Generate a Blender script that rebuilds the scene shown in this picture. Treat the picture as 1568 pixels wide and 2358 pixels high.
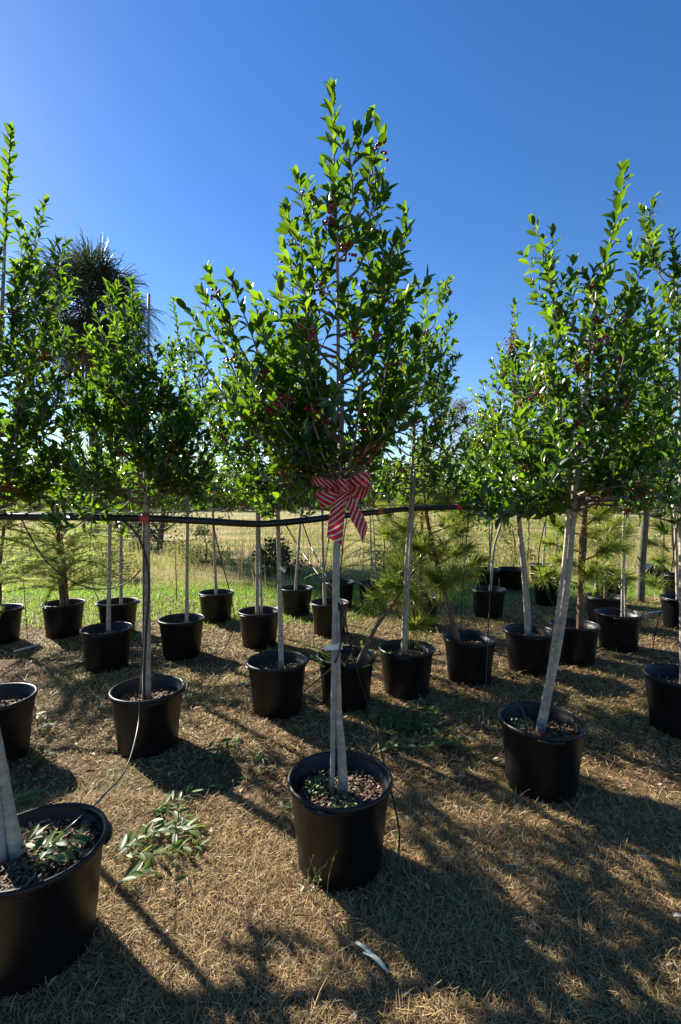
import bpy, math, random
import numpy as np
from mathutils import Vector, Matrix, noise

random.seed(7)
rng = np.random.default_rng(11)
scene = bpy.context.scene
for o in list(bpy.data.objects):
    bpy.data.objects.remove(o)

# ------------------------------------------------------------------ camera
# measurements are in a 1568 x 2357 pixel frame of the photograph
FPX, CX, CY, HORIZON, CAMH = 1128.0, 784.0, 1178.5, 1150.0, 1.6
PITCH = math.atan((CY - HORIZON) / FPX)
cam_d = bpy.data.cameras.new('camera')
cam_d.sensor_fit = 'VERTICAL'
cam_d.sensor_height = 24.0
cam_d.lens = 24.0 * FPX / 2357.0
cam_d.clip_start = 0.05
cam_d.clip_end = 3000
cam = bpy.data.objects.new('camera', cam_d)
cam.location = (0, 0, CAMH)
cam.rotation_euler = (math.pi / 2 - PITCH, 0, 0)
scene.collection.objects.link(cam)
scene.camera = cam

# ------------------------------------------------------------------ sky, sun, exposure
SUN_EL, SUN_AZ = math.radians(32), math.radians(-50)      # azimuth from +Y, negative to the left
world = bpy.data.worlds.new('World')
scene.world = world
world.use_nodes = True
wn = world.node_tree.nodes
wl = world.node_tree.links
for n in list(wn):
    wn.remove(n)
sky = wn.new('ShaderNodeTexSky')
sky.sky_type = 'NISHITA'
sky.sun_disc = False
sky.sun_elevation = SUN_EL
sky.sun_rotation = SUN_AZ
sky.altitude = 0
sky.air_density = 1.0
sky.dust_density = 0.10
sky.ozone_density = 2.0
bg = wn.new('ShaderNodeBackground')
bg.inputs['Strength'].default_value = 0.055
wo = wn.new('ShaderNodeOutputWorld')
hs = wn.new('ShaderNodeHueSaturation')
hs.inputs['Hue'].default_value = 0.51
hs.inputs['Saturation'].default_value = 1.32
wl.new(sky.outputs[0], hs.inputs['Color'])
wl.new(hs.outputs[0], bg.inputs[0])
wl.new(bg.outputs[0], wo.inputs[0])
sun_d = bpy.data.lights.new('sun', 'SUN')
sun_d.energy = 4.9
sun_d.angle = math.radians(0.5)
sun_d.color = (1.0, 0.93, 0.82)
sun = bpy.data.objects.new('sun', sun_d)
S = Vector((math.sin(SUN_AZ) * math.cos(SUN_EL), math.cos(SUN_AZ) * math.cos(SUN_EL), math.sin(SUN_EL)))
sun.rotation_euler = S.to_track_quat('Z', 'Y').to_euler()
sun.location = (-8, 8, 12)
scene.collection.objects.link(sun)
scene.view_settings.view_transform = 'Standard'
scene.view_settings.look = 'None'
scene.view_settings.gamma = 1
scene.view_settings.exposure = 1.75
scene.view_settings.use_curve_mapping = False
scene.render.engine = 'CYCLES'

# ------------------------------------------------------------------ helpers
C = scene.collection
FWD = Vector((0, math.cos(PITCH), -math.sin(PITCH)))
UPV = Vector((0, math.sin(PITCH), math.cos(PITCH)))


def ray(px, py):
    return FWD + Vector((1, 0, 0)) * ((px - CX) / FPX) + UPV * ((CY - py) / FPX)


def at(px, py, d):
    """pixel -> point at distance d along +Y"""
    r = ray(px, py)
    return Vector((0, 0, CAMH)) + r * (d / r.y)


def gnd(px, py, z=0.0):
    """pixel -> point on the horizontal plane z"""
    r = ray(px, py)
    return Vector((0, 0, CAMH)) + r * ((z - CAMH) / r.z)


def tag(o, label=None, cat=None, group=None, kind=None):
    if label: o['label'] = label
    if cat: o['category'] = cat
    if group: o['group'] = group
    if kind: o['kind'] = kind
    return o


def empty(name, loc):
    o = bpy.data.objects.new(name, None)
    o.location = loc
    o.empty_display_size = 0.1
    C.objects.link(o)
    return o


def mesh(name, V, F, mats, smooth=True, attr=None, uv=None, mi=None):
    """V (n,3) array, F: list of faces or list of equal-size arrays"""
    me = bpy.data.meshes.new(name)
    V = np.asarray(V, dtype=np.float32).reshape(-1, 3)
    if isinstance(F, np.ndarray) and F.ndim == 2:
        groups = [F]
    elif len(F) and isinstance(F[0], np.ndarray) and F[0].ndim == 2:
        groups = [g for g in F if len(g)]
    else:
        by = {}
        for f in F:
            by.setdefault(len(f), []).append(f)
        groups = [np.array(v, dtype=np.int32) for v in by.values()]
    loops = np.concatenate([g.ravel() for g in groups]).astype(np.int32)
    tot = np.concatenate([np.full(len(g), g.shape[1], np.int32) for g in groups])
    start = np.concatenate([[0], np.cumsum(tot)[:-1]]).astype(np.int32)
    me.vertices.add(len(V))
    me.vertices.foreach_set('co', V.ravel())
    me.loops.add(len(loops))
    me.loops.foreach_set('vertex_index', loops)
    me.polygons.add(len(tot))
    me.polygons.foreach_set('loop_start', start)
    me.polygons.foreach_set('loop_total', tot)
    for m in (mats if isinstance(mats, (list, tuple)) else [mats]):
        me.materials.append(m)
    if mi is not None:
        me.polygons.foreach_set('material_index', np.asarray(mi, np.int32))
    me.update(calc_edges=True)
    me.polygons.foreach_set('use_smooth', np.full(len(tot), smooth, dtype=bool))
    if attr is not None:
        a = me.attributes.new('rnd', 'FLOAT', 'POINT')
        a.data.foreach_set('value', np.asarray(attr, np.float32))
    if uv is not None:
        u = me.uv_layers.new(name='UVMap')
        uv = np.asarray(uv, np.float32)
        u.data.foreach_set('uv', uv[loops].ravel())
    me.validate()
    return me


def obj(name, V, F, mats, parent=None, origin=None, **kw):
    V = np.asarray(V, dtype=np.float64).reshape(-1, 3)
    off = parent.location if parent is not None else (origin if origin is not None else Vector((0, 0, 0)))
    # sub-parts: accumulate
    if parent is not None and parent.parent is not None:
        off = parent.location + parent.parent.location
    me = mesh(name, V - np.array(off), F, mats, **kw)
    o = bpy.data.objects.new(name, me)
    C.objects.link(o)
    if parent is not None:
        o.parent = parent
    elif origin is not None:
        o.location = origin
    return o


class MB:
    """collects pieces of geometry into one mesh"""
    def __init__(s):
        s.V, s.F, s.A, s.n = [], [], [], 0

    def add(s, V, F, a=0.5):
        V = np.asarray(V, dtype=np.float64).reshape(-1, 3)
        s.V.append(V)
        for f in F:
            s.F.append([i + s.n for i in f])
        s.A.append(np.full(len(V), a))
        s.n += len(V)

    def build(s, name, mat, parent=None, **kw):
        return obj(name, np.concatenate(s.V), s.F, mat, parent, attr=np.concatenate(s.A), **kw)


def smooth_path(P, n):
    """Catmull-Rom resample of points P to n points"""
    P = np.array([list(p) for p in P], dtype=float)
    if len(P) == 2:
        t = np.linspace(0, 1, n)[:, None]
        return P[0] * (1 - t) + P[1] * t
    Q = np.vstack([2 * P[0] - P[1], P, 2 * P[-1] - P[-2]])
    seg = len(P) - 1
    ts = np.linspace(0, seg, n)
    out = []
    for t in ts:
        i = min(int(t), seg - 1)
        u = t - i
        p0, p1, p2, p3 = Q[i], Q[i + 1], Q[i + 2], Q[i + 3]
        out.append(0.5 * ((2 * p1) + (-p0 + p2) * u + (2 * p0 - 5 * p1 + 4 * p2 - p3) * u * u + (-p0 + 3 * p1 - 3 * p2 + p3) * u ** 3))
    return np.array(out)


def tube(P, R, seg=8, cap=True, jitter=0.0):
    P = np.asarray(P, float)
    n = len(P)
    R = np.interp(np.linspace(0, 1, n), np.linspace(0, 1, len(R)), R) if hasattr(R, '__len__') else np.full(n, R)
    T = np.gradient(P, axis=0)
    T /= np.linalg.norm(T, axis=1)[:, None] + 1e-12
    ref = np.array([1.0, 0, 0]) if abs(T[0][0]) < 0.8 else np.array([0, 1.0, 0])
    u = np.cross(T[0], ref); u /= np.linalg.norm(u)
    V, F = [], []
    ang = np.linspace(0, 2 * np.pi, seg, endpoint=False)
    for i in range(n):
        u = u - T[i] * np.dot(u, T[i]); u /= np.linalg.norm(u) + 1e-12
        v = np.cross(T[i], u)
        rr = R[i] * (1 + jitter * rng.uniform(-1, 1, seg)) if jitter else R[i] * np.ones(seg)
        V.append(P[i] + (np.cos(ang) * rr)[:, None] * u + (np.sin(ang) * rr)[:, None] * v)
    V = np.concatenate(V)
    for i in range(n - 1):
        for k in range(seg):
            k2 = (k + 1) % seg
            F.append([i * seg + k, i * seg + k2, (i + 1) * seg + k2, (i + 1) * seg + k])
    if cap:
        F.append(list(range(seg))[::-1])
        F.append([(n - 1) * seg + k for k in range(seg)])
    return V, F


def lathe(prof, seg=40, c=(0, 0, 0), wob=0.0):
    V, F = [], []
    n = len(prof)
    for k in range(seg):
        a = 2 * math.pi * k / seg
        w = 1 + wob * math.sin(2 * a + 0.7)
        for r, z in prof:
            V.append((c[0] + r * w * math.cos(a), c[1] + r * w * math.sin(a), c[2] + z))
    for k in range(seg):
        k2 = (k + 1) % seg
        for i in range(n - 1):
            F.append([k * n + i, k2 * n + i, k2 * n + i + 1, k * n + i + 1])
    return V, F


# ------------------------------------------------------------------ materials
def mat(name):
    m = bpy.data.materials.new(name)
    m.use_nodes = True
    nt = m.node_tree
    for n in list(nt.nodes):
        nt.nodes.remove(n)
    out = nt.nodes.new('ShaderNodeOutputMaterial')
    return m, nt, out


def node(nt, t, **kw):
    n = nt.nodes.new(t)
    for k, v in kw.items():
        setattr(n, k, v)
    return n


def noise_tex(nt, scale, detail=4, coord='Object', rough=0.55, vec=None):
    tc = node(nt, 'ShaderNodeTexCoord')
    n = node(nt, 'ShaderNodeTexNoise')
    n.inputs['Scale'].default_value = scale
    n.inputs['Detail'].default_value = detail
    n.inputs['Roughness'].default_value = rough
    nt.links.new(vec if vec is not None else tc.outputs[coord], n.inputs['Vector'])
    return n


def ramp(nt, src, stops, interp='LINEAR'):
    r = node(nt, 'ShaderNodeValToRGB')
    r.color_ramp.interpolation = interp
    el = r.color_ramp.elements
    while len(el) > 1:
        el.remove(el[0])
    el[0].position = stops[0][0]
    el[0].color = (*stops[0][1], 1)
    for p, c in stops[1:]:
        e = el.new(p)
        e.color = (*c, 1)
    nt.links.new(src, r.inputs[0])
    return r


def leaf_mat(name, stops, tr_stops, rough=0.33, mix=0.4, spec=0.5, use_obj=False):
    """two-sided leaf: glossy skin plus light shining through"""
    m, nt, out = mat(name)
    at_ = node(nt, 'ShaderNodeAttribute', attribute_name='rnd')
    src = at_.outputs['Fac']
    if use_obj:
        oi = node(nt, 'ShaderNodeObjectInfo')
        src = oi.outputs['Random']
    col = ramp(nt, src, stops)
    tcol = ramp(nt, src, tr_stops)
    p = node(nt, 'ShaderNodeBsdfPrincipled')
    p.inputs['Roughness'].default_value = rough
    p.inputs['Specular IOR Level'].default_value = spec
    t = node(nt, 'ShaderNodeBsdfTranslucent')
    mx = node(nt, 'ShaderNodeMixShader')
    mx.inputs[0].default_value = mix
    nt.links.new(col.outputs[0], p.inputs['Base Color'])
    nt.links.new(tcol.outputs[0], t.inputs['Color'])
    nt.links.new(p.outputs[0], mx.inputs[1])
    nt.links.new(t.outputs[0], mx.inputs[2])
    nt.links.new(mx.outputs[0], out.inputs[0])
    return m


def simple(name, stops, scale=8, rough=0.7, detail=5, bump=0.0, bscale=30, spec=0.4, rough_var=0.0, coord='Object', metallic=0.0):
    m, nt, out = mat(name)
    n = noise_tex(nt, scale, detail, coord)
    c = ramp(nt, n.outputs['Fac'], stops)
    p = node(nt, 'ShaderNodeBsdfPrincipled')
    p.inputs['Roughness'].default_value = rough
    p.inputs['Specular IOR Level'].default_value = spec
    p.inputs['Metallic'].default_value = metallic
    nt.links.new(c.outputs[0], p.inputs['Base Color'])
    if rough_var:
        mr = node(nt, 'ShaderNodeMapRange')
        mr.inputs['To Min'].default_value = rough - rough_var
        mr.inputs['To Max'].default_value = rough + rough_var
        n2 = noise_tex(nt, scale * 0.6, 3, coord)
        nt.links.new(n2.outputs['Fac'], mr.inputs['Value'])
        nt.links.new(mr.outputs[0], p.inputs['Roughness'])
    if bump:
        nb = noise_tex(nt, bscale, 6, coord)
        b = node(nt, 'ShaderNodeBump')
        b.inputs['Strength'].default_value = bump
        b.inputs['Distance'].default_value = 0.01
        nt.links.new(nb.outputs['Fac'], b.inputs['Height'])
        nt.links.new(b.outputs[0], p.inputs['Normal'])
    nt.links.new(p.outputs[0], out.inputs[0])
    return m


HOLLY = leaf_mat('holly_leaf', [(0, (0.011, 0.033, 0.008)), (0.5, (0.018, 0.051, 0.010)), (0.93, (0.036, 0.080, 0.014)), (1, (0.33, 0.25, 0.03))],
                 [(0, (0.07, 0.16, 0.005)), (0.5, (0.14, 0.28, 0.009)), (0.93, (0.26, 0.41, 0.016)), (1, (0.75, 0.55, 0.04))], rough=0.24, mix=0.45, spec=0.6)
CUTLEAF = leaf_mat('cut_leaf', [(0, (0.035, 0.075, 0.02)), (1, (0.11, 0.165, 0.045))], [(0, (0.12, 0.22, 0.03)), (1, (0.26, 0.40, 0.06))], rough=0.5, mix=0.3, spec=0.35)
STRAW = leaf_mat('straw', [(0, (0.07, 0.042, 0.018)), (0.45, (0.36, 0.235, 0.108)), (0.8, (0.62, 0.47, 0.24)), (0.86, (0.17, 0.19, 0.05)), (1, (0.14, 0.22, 0.04))],
                 [(0, (0.10, 0.06, 0.02)), (0.5, (0.42, 0.27, 0.10)), (0.8, (0.55, 0.37, 0.15)), (0.86, (0.30, 0.36, 0.06)), (1, (0.22, 0.40, 0.05))], rough=0.6, mix=0.3, spec=0.3)
GREENGRASS = leaf_mat('green_grass', [(0, (0.06, 0.13, 0.02)), (0.75, (0.15, 0.23, 0.035)), (1, (0.38, 0.30, 0.12))],
                      [(0, (0.20, 0.42, 0.03)), (0.75, (0.42, 0.60, 0.05)), (1, (0.55, 0.45, 0.14))], rough=0.5, mix=0.45, spec=0.3)
FIELDGRASS = leaf_mat('field_grass', [(0, (0.10, 0.13, 0.03)), (0.4, (0.24, 0.21, 0.07)), (1, (0.40, 0.28, 0.14))],
                      [(0, (0.25, 0.32, 0.05)), (0.4, (0.40, 0.36, 0.10)), (1, (0.55, 0.38, 0.18))], rough=0.6, mix=0.4, spec=0.2)
NEEDLE = leaf_mat('pine_needle', [(0, (0.06, 0.12, 0.02)), (0.7, (0.17, 0.22, 0.035)), (0.9, (0.30, 0.22, 0.05)), (1, (0.28, 0.15, 0.05))],
                  [(0, (0.20, 0.36, 0.04)), (0.7, (0.50, 0.58, 0.06)), (0.9, (0.55, 0.40, 0.08)), (1, (0.42, 0.22, 0.06))], rough=0.35, mix=0.35)
CYPRESS = leaf_mat('cypress_needle', [(0, (0.12, 0.18, 0.05)), (0.7, (0.26, 0.31, 0.10)), (1, (0.32, 0.20, 0.08))],
                   [(0, (0.32, 0.45, 0.08)), (0.7, (0.60, 0.66, 0.18)), (1, (0.50, 0.35, 0.10))], rough=0.5, mix=0.45, spec=0.2)
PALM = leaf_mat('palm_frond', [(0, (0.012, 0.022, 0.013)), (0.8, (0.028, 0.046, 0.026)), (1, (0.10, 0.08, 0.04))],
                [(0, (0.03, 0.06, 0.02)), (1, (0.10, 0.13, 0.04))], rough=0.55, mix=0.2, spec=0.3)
DEADFROND = leaf_mat('dead_frond', [(0, (0.045, 0.032, 0.018)), (1, (0.13, 0.09, 0.05))], [(0, (0.05, 0.03, 0.015)), (1, (0.14, 0.09, 0.04))], rough=0.7, mix=0.2)
FARLEAF = leaf_mat('far_leaf', [(0, (0.035, 0.055, 0.025)), (1, (0.09, 0.11, 0.045))], [(0, (0.06, 0.10, 0.03)), (1, (0.13, 0.18, 0.05))], rough=0.6, mix=0.3, spec=0.2)
BROWNLEAF = leaf_mat('brown_far_leaf', [(0, (0.07, 0.06, 0.035)), (1, (0.17, 0.13, 0.08))], [(0, (0.10, 0.08, 0.04)), (1, (0.24, 0.18, 0.09))], rough=0.7, mix=0.3, spec=0.2)
WEEDLEAF = leaf_mat('field_weed_leaf', [(0, (0.06, 0.10, 0.025)), (0.7, (0.16, 0.18, 0.05)), (1, (0.28, 0.20, 0.09))], [(0, (0.16, 0.24, 0.04)), (1, (0.38, 0.36, 0.10))], rough=0.6, mix=0.4, spec=0.2)
LITTER = leaf_mat('dead_leaf', [(0, (0.16, 0.09, 0.045)), (0.6, (0.32, 0.23, 0.13)), (1, (0.50, 0.47, 0.40))], [(0, (0.2, 0.1, 0.04)), (1, (0.4, 0.34, 0.2))], rough=0.6, mix=0.15)
CLOVER = leaf_mat('weed_leaf', [(0, (0.05, 0.11, 0.03)), (1, (0.13, 0.22, 0.05))], [(0, (0.15, 0.30, 0.04)), (1, (0.32, 0.48, 0.07))], rough=0.45, mix=0.4)
CHIP = leaf_mat('bark_chip', [(0, (0.035, 0.020, 0.013)), (0.6, (0.15, 0.09, 0.055)), (1, (0.36, 0.26, 0.17))], [(0, (0, 0, 0)), (1, (0, 0, 0))], rough=0.75, mix=0.0, spec=0.3)
BERRY = simple('berry', [(0.3, (0.18, 0.007, 0.008)), (0.7, (0.32, 0.014, 0.011))], scale=40, rough=0.3)
SOIL = simple('potting_soil', [(0.3, (0.022, 0.014, 0.009)), (0.55, (0.07, 0.043, 0.027)), (0.75, (0.14, 0.09, 0.06))], scale=70, rough=0.95, bump=0.8, bscale=90, spec=0.1)
CLOD = simple('dark_bark', [(0.3, (0.07, 0.045, 0.028)), (0.7, (0.17, 0.11, 0.07))], scale=25, rough=0.9, bump=0.7, bscale=60, spec=0.1)
PIPE = simple('black_pipe', [(0.3, (0.008, 0.008, 0.009)), (0.7, (0.016, 0.016, 0.017))], scale=9, rough=0.32, rough_var=0.1)
TUBING = simple('drip_tubing', [(0.3, (0.009, 0.009, 0.010)), (0.7, (0.018, 0.018, 0.018))], scale=15, rough=0.35)
GALV = simple('grey_stake', [(0.3, (0.20, 0.19, 0.17)), (0.7, (0.34, 0.32, 0.29))], scale=30, rough=0.55, bump=0.15)
TAPE = simple('red_tape', [(0.3, (0.42, 0.035, 0.045)), (0.7, (0.60, 0.10, 0.10))], scale=40, rough=0.5)
WHITETAG = simple('white_tag', [(0.3, (0.55, 0.55, 0.53)), (0.7, (0.75, 0.74, 0.70))], scale=20, rough=0.5)
POSTWOOD = simple('post_wood', [(0.3, (0.06, 0.06, 0.035)), (0.7, (0.16, 0.14, 0.085))], scale=12, rough=0.85, bump=0.4)
WIRE = simple('fence_wire', [(0.3, (0.16, 0.15, 0.14)), (0.7, (0.24, 0.23, 0.21))], scale=5, rough=0.5, metallic=0.5)
LABELSTRIP = simple('plastic_strip', [(0.3, (0.40, 0.46, 0.34)), (0.7, (0.58, 0.62, 0.50))], scale=20, rough=0.5)


def bark_mat(name, a, b, c, ringy=True):
    """pale holly bark: mottled, ringed with darker scars"""
    m, nt, out = mat(name)
    tc = node(nt, 'ShaderNodeTexCoord')
    mp = node(nt, 'ShaderNodeMapping')
    mp.inputs['Scale'].default_value = (1, 1, 2.2)
    nt.links.new(tc.outputs['Object'], mp.inputs[0])
    n1 = noise_tex(nt, 22, 6, vec=mp.outputs[0], rough=0.65)
    c1 = ramp(nt, n1.outputs['Fac'], [(0.28, a), (0.5, b), (0.72, c)])
    mp2 = node(nt, 'ShaderNodeMapping')
    mp2.inputs['Scale'].default_value = (2.5, 2.5, 6)
    nt.links.new(tc.outputs['Object'], mp2.inputs[0])
    n2 = noise_tex(nt, 9, 3, vec=mp2.outputs[0])
    c2 = ramp(nt, n2.outputs['Fac'], [(0.36, (0.45, 0.42, 0.38)), (0.46, (1, 1, 1))])
    mx = node(nt, 'ShaderNodeMix', data_type='RGBA', blend_type='MULTIPLY')
    mx.inputs[0].default_value = 0.3
    nt.links.new(c1.outputs[0], mx.inputs[6])
    nt.links.new(c2.outputs[0], mx.inputs[7])
    p = node(nt, 'ShaderNodeBsdfPrincipled')
    p.inputs['Roughness'].default_value = 0.75
    p.inputs['Specular IOR Level'].default_value = 0.3
    nt.links.new(mx.outputs[2], p.inputs['Base Color'])
    b_ = node(nt, 'ShaderNodeBump')
    b_.inputs['Strength'].default_value = 0.5
    b_.inputs['Distance'].default_value = 0.004
    nb = noise_tex(nt, 60, 5, vec=mp2.outputs[0])
    nt.links.new(nb.outputs['Fac'], b_.inputs['Height'])
    nt.links.new(b_.outputs[0], p.inputs['Normal'])
    nt.links.new(p.outputs[0], out.inputs[0])
    return m


BARK = bark_mat('holly_bark', (0.17, 0.145, 0.11), (0.34, 0.295, 0.23), (0.50, 0.44, 0.35))
TWIG = simple('holly_twig', [(0.3, (0.10, 0.085, 0.065)), (0.7, (0.24, 0.21, 0.17))], scale=30, rough=0.8)
PINEBARK = bark_mat('pine_bark', (0.055, 0.030, 0.018), (0.13, 0.075, 0.045), (0.24, 0.15, 0.095))
PALMBARK = bark_mat('palm_bark', (0.05, 0.04, 0.03), (0.11, 0.09, 0.07), (0.18, 0.15, 0.11))


def pot_mat():
    m, nt, out = mat('pot_plastic')
    p = node(nt, 'ShaderNodeBsdfPrincipled')
    n = noise_tex(nt, 7, 6)
    oi = node(nt, 'ShaderNodeObjectInfo')
    ad = node(nt, 'ShaderNodeMath', operation='MULTIPLY_ADD')
    ad.inputs[1].default_value = 0.16
    nt.links.new(oi.outputs['Random'], ad.inputs[0])
    nt.links.new(n.outputs['Fac'], ad.inputs[2])
    c = ramp(nt, ad.outputs[0], [(0.35, (0.0028, 0.0032, 0.0042)), (0.62, (0.0045, 0.005, 0.0062)), (0.85, (0.009, 0.0092, 0.0098))])
    nt.links.new(c.outputs[0], p.inputs['Base Color'])
    # dust specks
    sp = noise_tex(nt, 160, 2)
    sr = ramp(nt, sp.outputs['Fac'], [(0.70, (0, 0, 0)), (0.76, (1, 1, 1))])
    mx = node(nt, 'ShaderNodeMix', data_type='RGBA')
    mx.inputs[7].default_value = (0.06, 0.05, 0.04, 1)
    nt.links.new(sr.outputs[0], mx.inputs[0])
    nt.links.new(c.outputs[0], mx.inputs[6])
    nt.links.new(mx.outputs[2], p.inputs['Base Color'])
    mr = node(nt, 'ShaderNodeMapRange')
    mr.inputs['To Min'].default_value = 0.30
    mr.inputs['To Max'].default_value = 0.55
    nt.links.new(n.outputs['Fac'], mr.inputs['Value'])
    nt.links.new(mr.outputs[0], p.inputs['Roughness'])
    p.inputs['Specular IOR Level'].default_value = 0.30
    b = node(nt, 'ShaderNodeBump')
    b.inputs['Strength'].default_value = 0.12
    b.inputs['Distance'].default_value = 0.004
    nb = noise_tex(nt, 45, 4)
    nt.links.new(nb.outputs['Fac'], b.inputs['Height'])
    nt.links.new(b.outputs[0], p.inputs['Normal'])
    nt.links.new(p.outputs[0], out.inputs[0])
    return m


POT = pot_mat()


def ribbon_mat():
    m, nt, out = mat('striped_ribbon')
    uv = node(nt, 'ShaderNodeUVMap')
    sx = node(nt, 'ShaderNodeSeparateXYZ')
    nt.links.new(uv.outputs[0], sx.inputs[0])
    a = node(nt, 'ShaderNodeMath', operation='MULTIPLY_ADD')   # u*1.0 + v*0.75
    a.inputs[1].default_value = 0.8
    nt.links.new(sx.outputs['Y'], a.inputs[0])
    nt.links.new(sx.outputs['X'], a.inputs[2])
    k = node(nt, 'ShaderNodeMath', operation='MULTIPLY')
    k.inputs[1].default_value = 2.3
    nt.links.new(a.outputs[0], k.inputs[0])
    f = node(nt, 'ShaderNodeMath', operation='FRACT')
    nt.links.new(k.outputs[0], f.inputs[0])
    R, W, N = (0.50, 0.007, 0.018), (0.80, 0.74, 0.72), (0.06, 0.02, 0.06)
    c = ramp(nt, f.outputs[0], [(0, R), (0.60, W), (0.71, N), (0.77, W), (0.88, R)], 'CONSTANT')
    p = node(nt, 'ShaderNodeBsdfPrincipled')
    p.inputs['Roughness'].default_value = 0.42
    t = node(nt, 'ShaderNodeBsdfTranslucent')
    nt.links.new(c.outputs[0], p.inputs['Base Color'])
    nt.links.new(c.outputs[0], t.inputs['Color'])
    mx = node(nt, 'ShaderNodeMixShader')
    mx.inputs[0].default_value = 0.4
    nt.links.new(p.outputs[0], mx.inputs[1])
    nt.links.new(t.outputs[0], mx.inputs[2])
    nt.links.new(mx.outputs[0], out.inputs[0])
    return m


RIBBON = ribbon_mat()


def ground_mat():
    m, nt, out = mat('ground_soil')
    g = node(nt, 'ShaderNodeNewGeometry')
    sx = node(nt, 'ShaderNodeSeparateXYZ')
    nt.links.new(g.outputs['Position'], sx.inputs[0])
    fine = noise_tex(nt, 55, 8, vec=g.outputs['Position'], rough=0.7)
    near = ramp(nt, fine.outputs['Fac'], [(0.30, (0.030, 0.019, 0.010)), (0.5, (0.09, 0.058, 0.030)), (0.68, (0.20, 0.135, 0.07))])
    big = noise_tex(nt, 1.3, 5, vec=g.outputs['Position'])
    bigr = ramp(nt, big.outputs['Fac'], [(0.50, (0, 0, 0)), (0.66, (1, 1, 1))])
    grn = ramp(nt, fine.outputs['Fac'], [(0.3, (0.03, 0.04, 0.012)), (0.7, (0.13, 0.15, 0.045))])
    m1 = node(nt, 'ShaderNodeMix', data_type='RGBA')
    mm = node(nt, 'ShaderNodeMath', operation='MULTIPLY'); mm.inputs[1].default_value = 0.45
    nt.links.new(bigr.outputs[0], mm.inputs[0])
    nt.links.new(mm.outputs[0], m1.inputs[0]); nt.links.new(near.outputs[0], m1.inputs[6]); nt.links.new(grn.outputs[0], m1.inputs[7])
    # green verge and dry field beyond
    med = noise_tex(nt, 0.55, 6, vec=g.outputs['Position'])
    fieldc = ramp(nt, med.outputs['Fac'], [(0.36, (0.10, 0.13, 0.035)), (0.50, (0.22, 0.20, 0.08)), (0.64, (0.34, 0.25, 0.13))])
    wob = node(nt, 'ShaderNodeMath', operation='MULTIPLY_ADD')
    wob.inputs[1].default_value = 2.6
    nt.links.new(big.outputs['Fac'], wob.inputs[0]); nt.links.new(sx.outputs['Y'], wob.inputs[2])
    z1 = node(nt, 'ShaderNodeMapRange'); z1.inputs['From Min'].default_value = 7.6; z1.inputs['From Max'].default_value = 8.8
    nt.links.new(wob.outputs[0], z1.inputs['Value'])
    verge = ramp(nt, fine.outputs['Fac'], [(0.3, (0.05, 0.085, 0.015)), (0.7, (0.14, 0.21, 0.04))])
    m2 = node(nt, 'ShaderNodeMix', data_type='RGBA')
    nt.links.new(z1.outputs[0], m2.inputs[0]); nt.links.new(m1.outputs[2], m2.inputs[6]); nt.links.new(verge.outputs[0], m2.inputs[7])
    z2 = node(nt, 'ShaderNodeMapRange'); z2.inputs['From Min'].default_value = 9.4; z2.inputs['From Max'].default_value = 11.5
    nt.links.new(wob.outputs[0], z2.inputs['Value'])
    m3 = node(nt, 'ShaderNodeMix', data_type='RGBA')
    nt.links.new(z2.outputs[0], m3.inputs[0]); nt.links.new(m2.outputs[2], m3.inputs[6]); nt.links.new(fieldc.outputs[0], m3.inputs[7])
    p = node(nt, 'ShaderNodeBsdfPrincipled')
    p.inputs['Roughness'].default_value = 0.95
    p.inputs['Specular IOR Level'].default_value = 0.1
    nt.links.new(m3.outputs[2], p.inputs['Base Color'])
    b = node(nt, 'ShaderNodeBump')
    b.inputs['Strength'].default_value = 0.9
    b.inputs['Distance'].default_value = 0.012
    nt.links.new(fine.outputs['Fac'], b.inputs['Height'])
    nt.links.new(b.outputs[0], p.inputs['Normal'])
    nt.links.new(p.outputs[0], out.inputs[0])
    return m


# ------------------------------------------------------------------ ground
def gz(x, y):
    """ground height: gentle unevenness that dies away far out"""
    k = max(0.0, 1 - max(abs(x), abs(y)) / 60.0)
    return k * (0.014 * noise.noise(Vector((x * 1.7, y * 1.7, 0.3))) + 0.006 * noise.noise(Vector((x * 6, y * 6, 4.1))))


def spaced(lo, mid0, mid1, hi, step):
    a = list(np.arange(mid0, mid1, step))
    x, s = mid0, step
    left = []
    while x > lo:
        s *= 1.35; x -= s; left.append(x)
    x, s = a[-1], step
    right = []
    while x < hi:
        s *= 1.35; x += s; right.append(x)
    return left[::-1] + a + right


gx = spaced(-900, -5, 6, 900, 0.09)
gy = spaced(-60, 0.3, 9, 1500, 0.09)
V = [(x, y, gz(x, y)) for y in gy for x in gx]
nx = len(gx)
F = np.array([[j * nx + i, j * nx + i + 1, (j + 1) * nx + i + 1, (j + 1) * nx + i] for j in range(len(gy) - 1) for i in range(nx - 1)], np.int32)
V_ground = list(V)
tag(obj('ground', V, F, ground_mat()), 'brown mown nursery ground running out into a dry field', None, None, 'structure')

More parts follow.
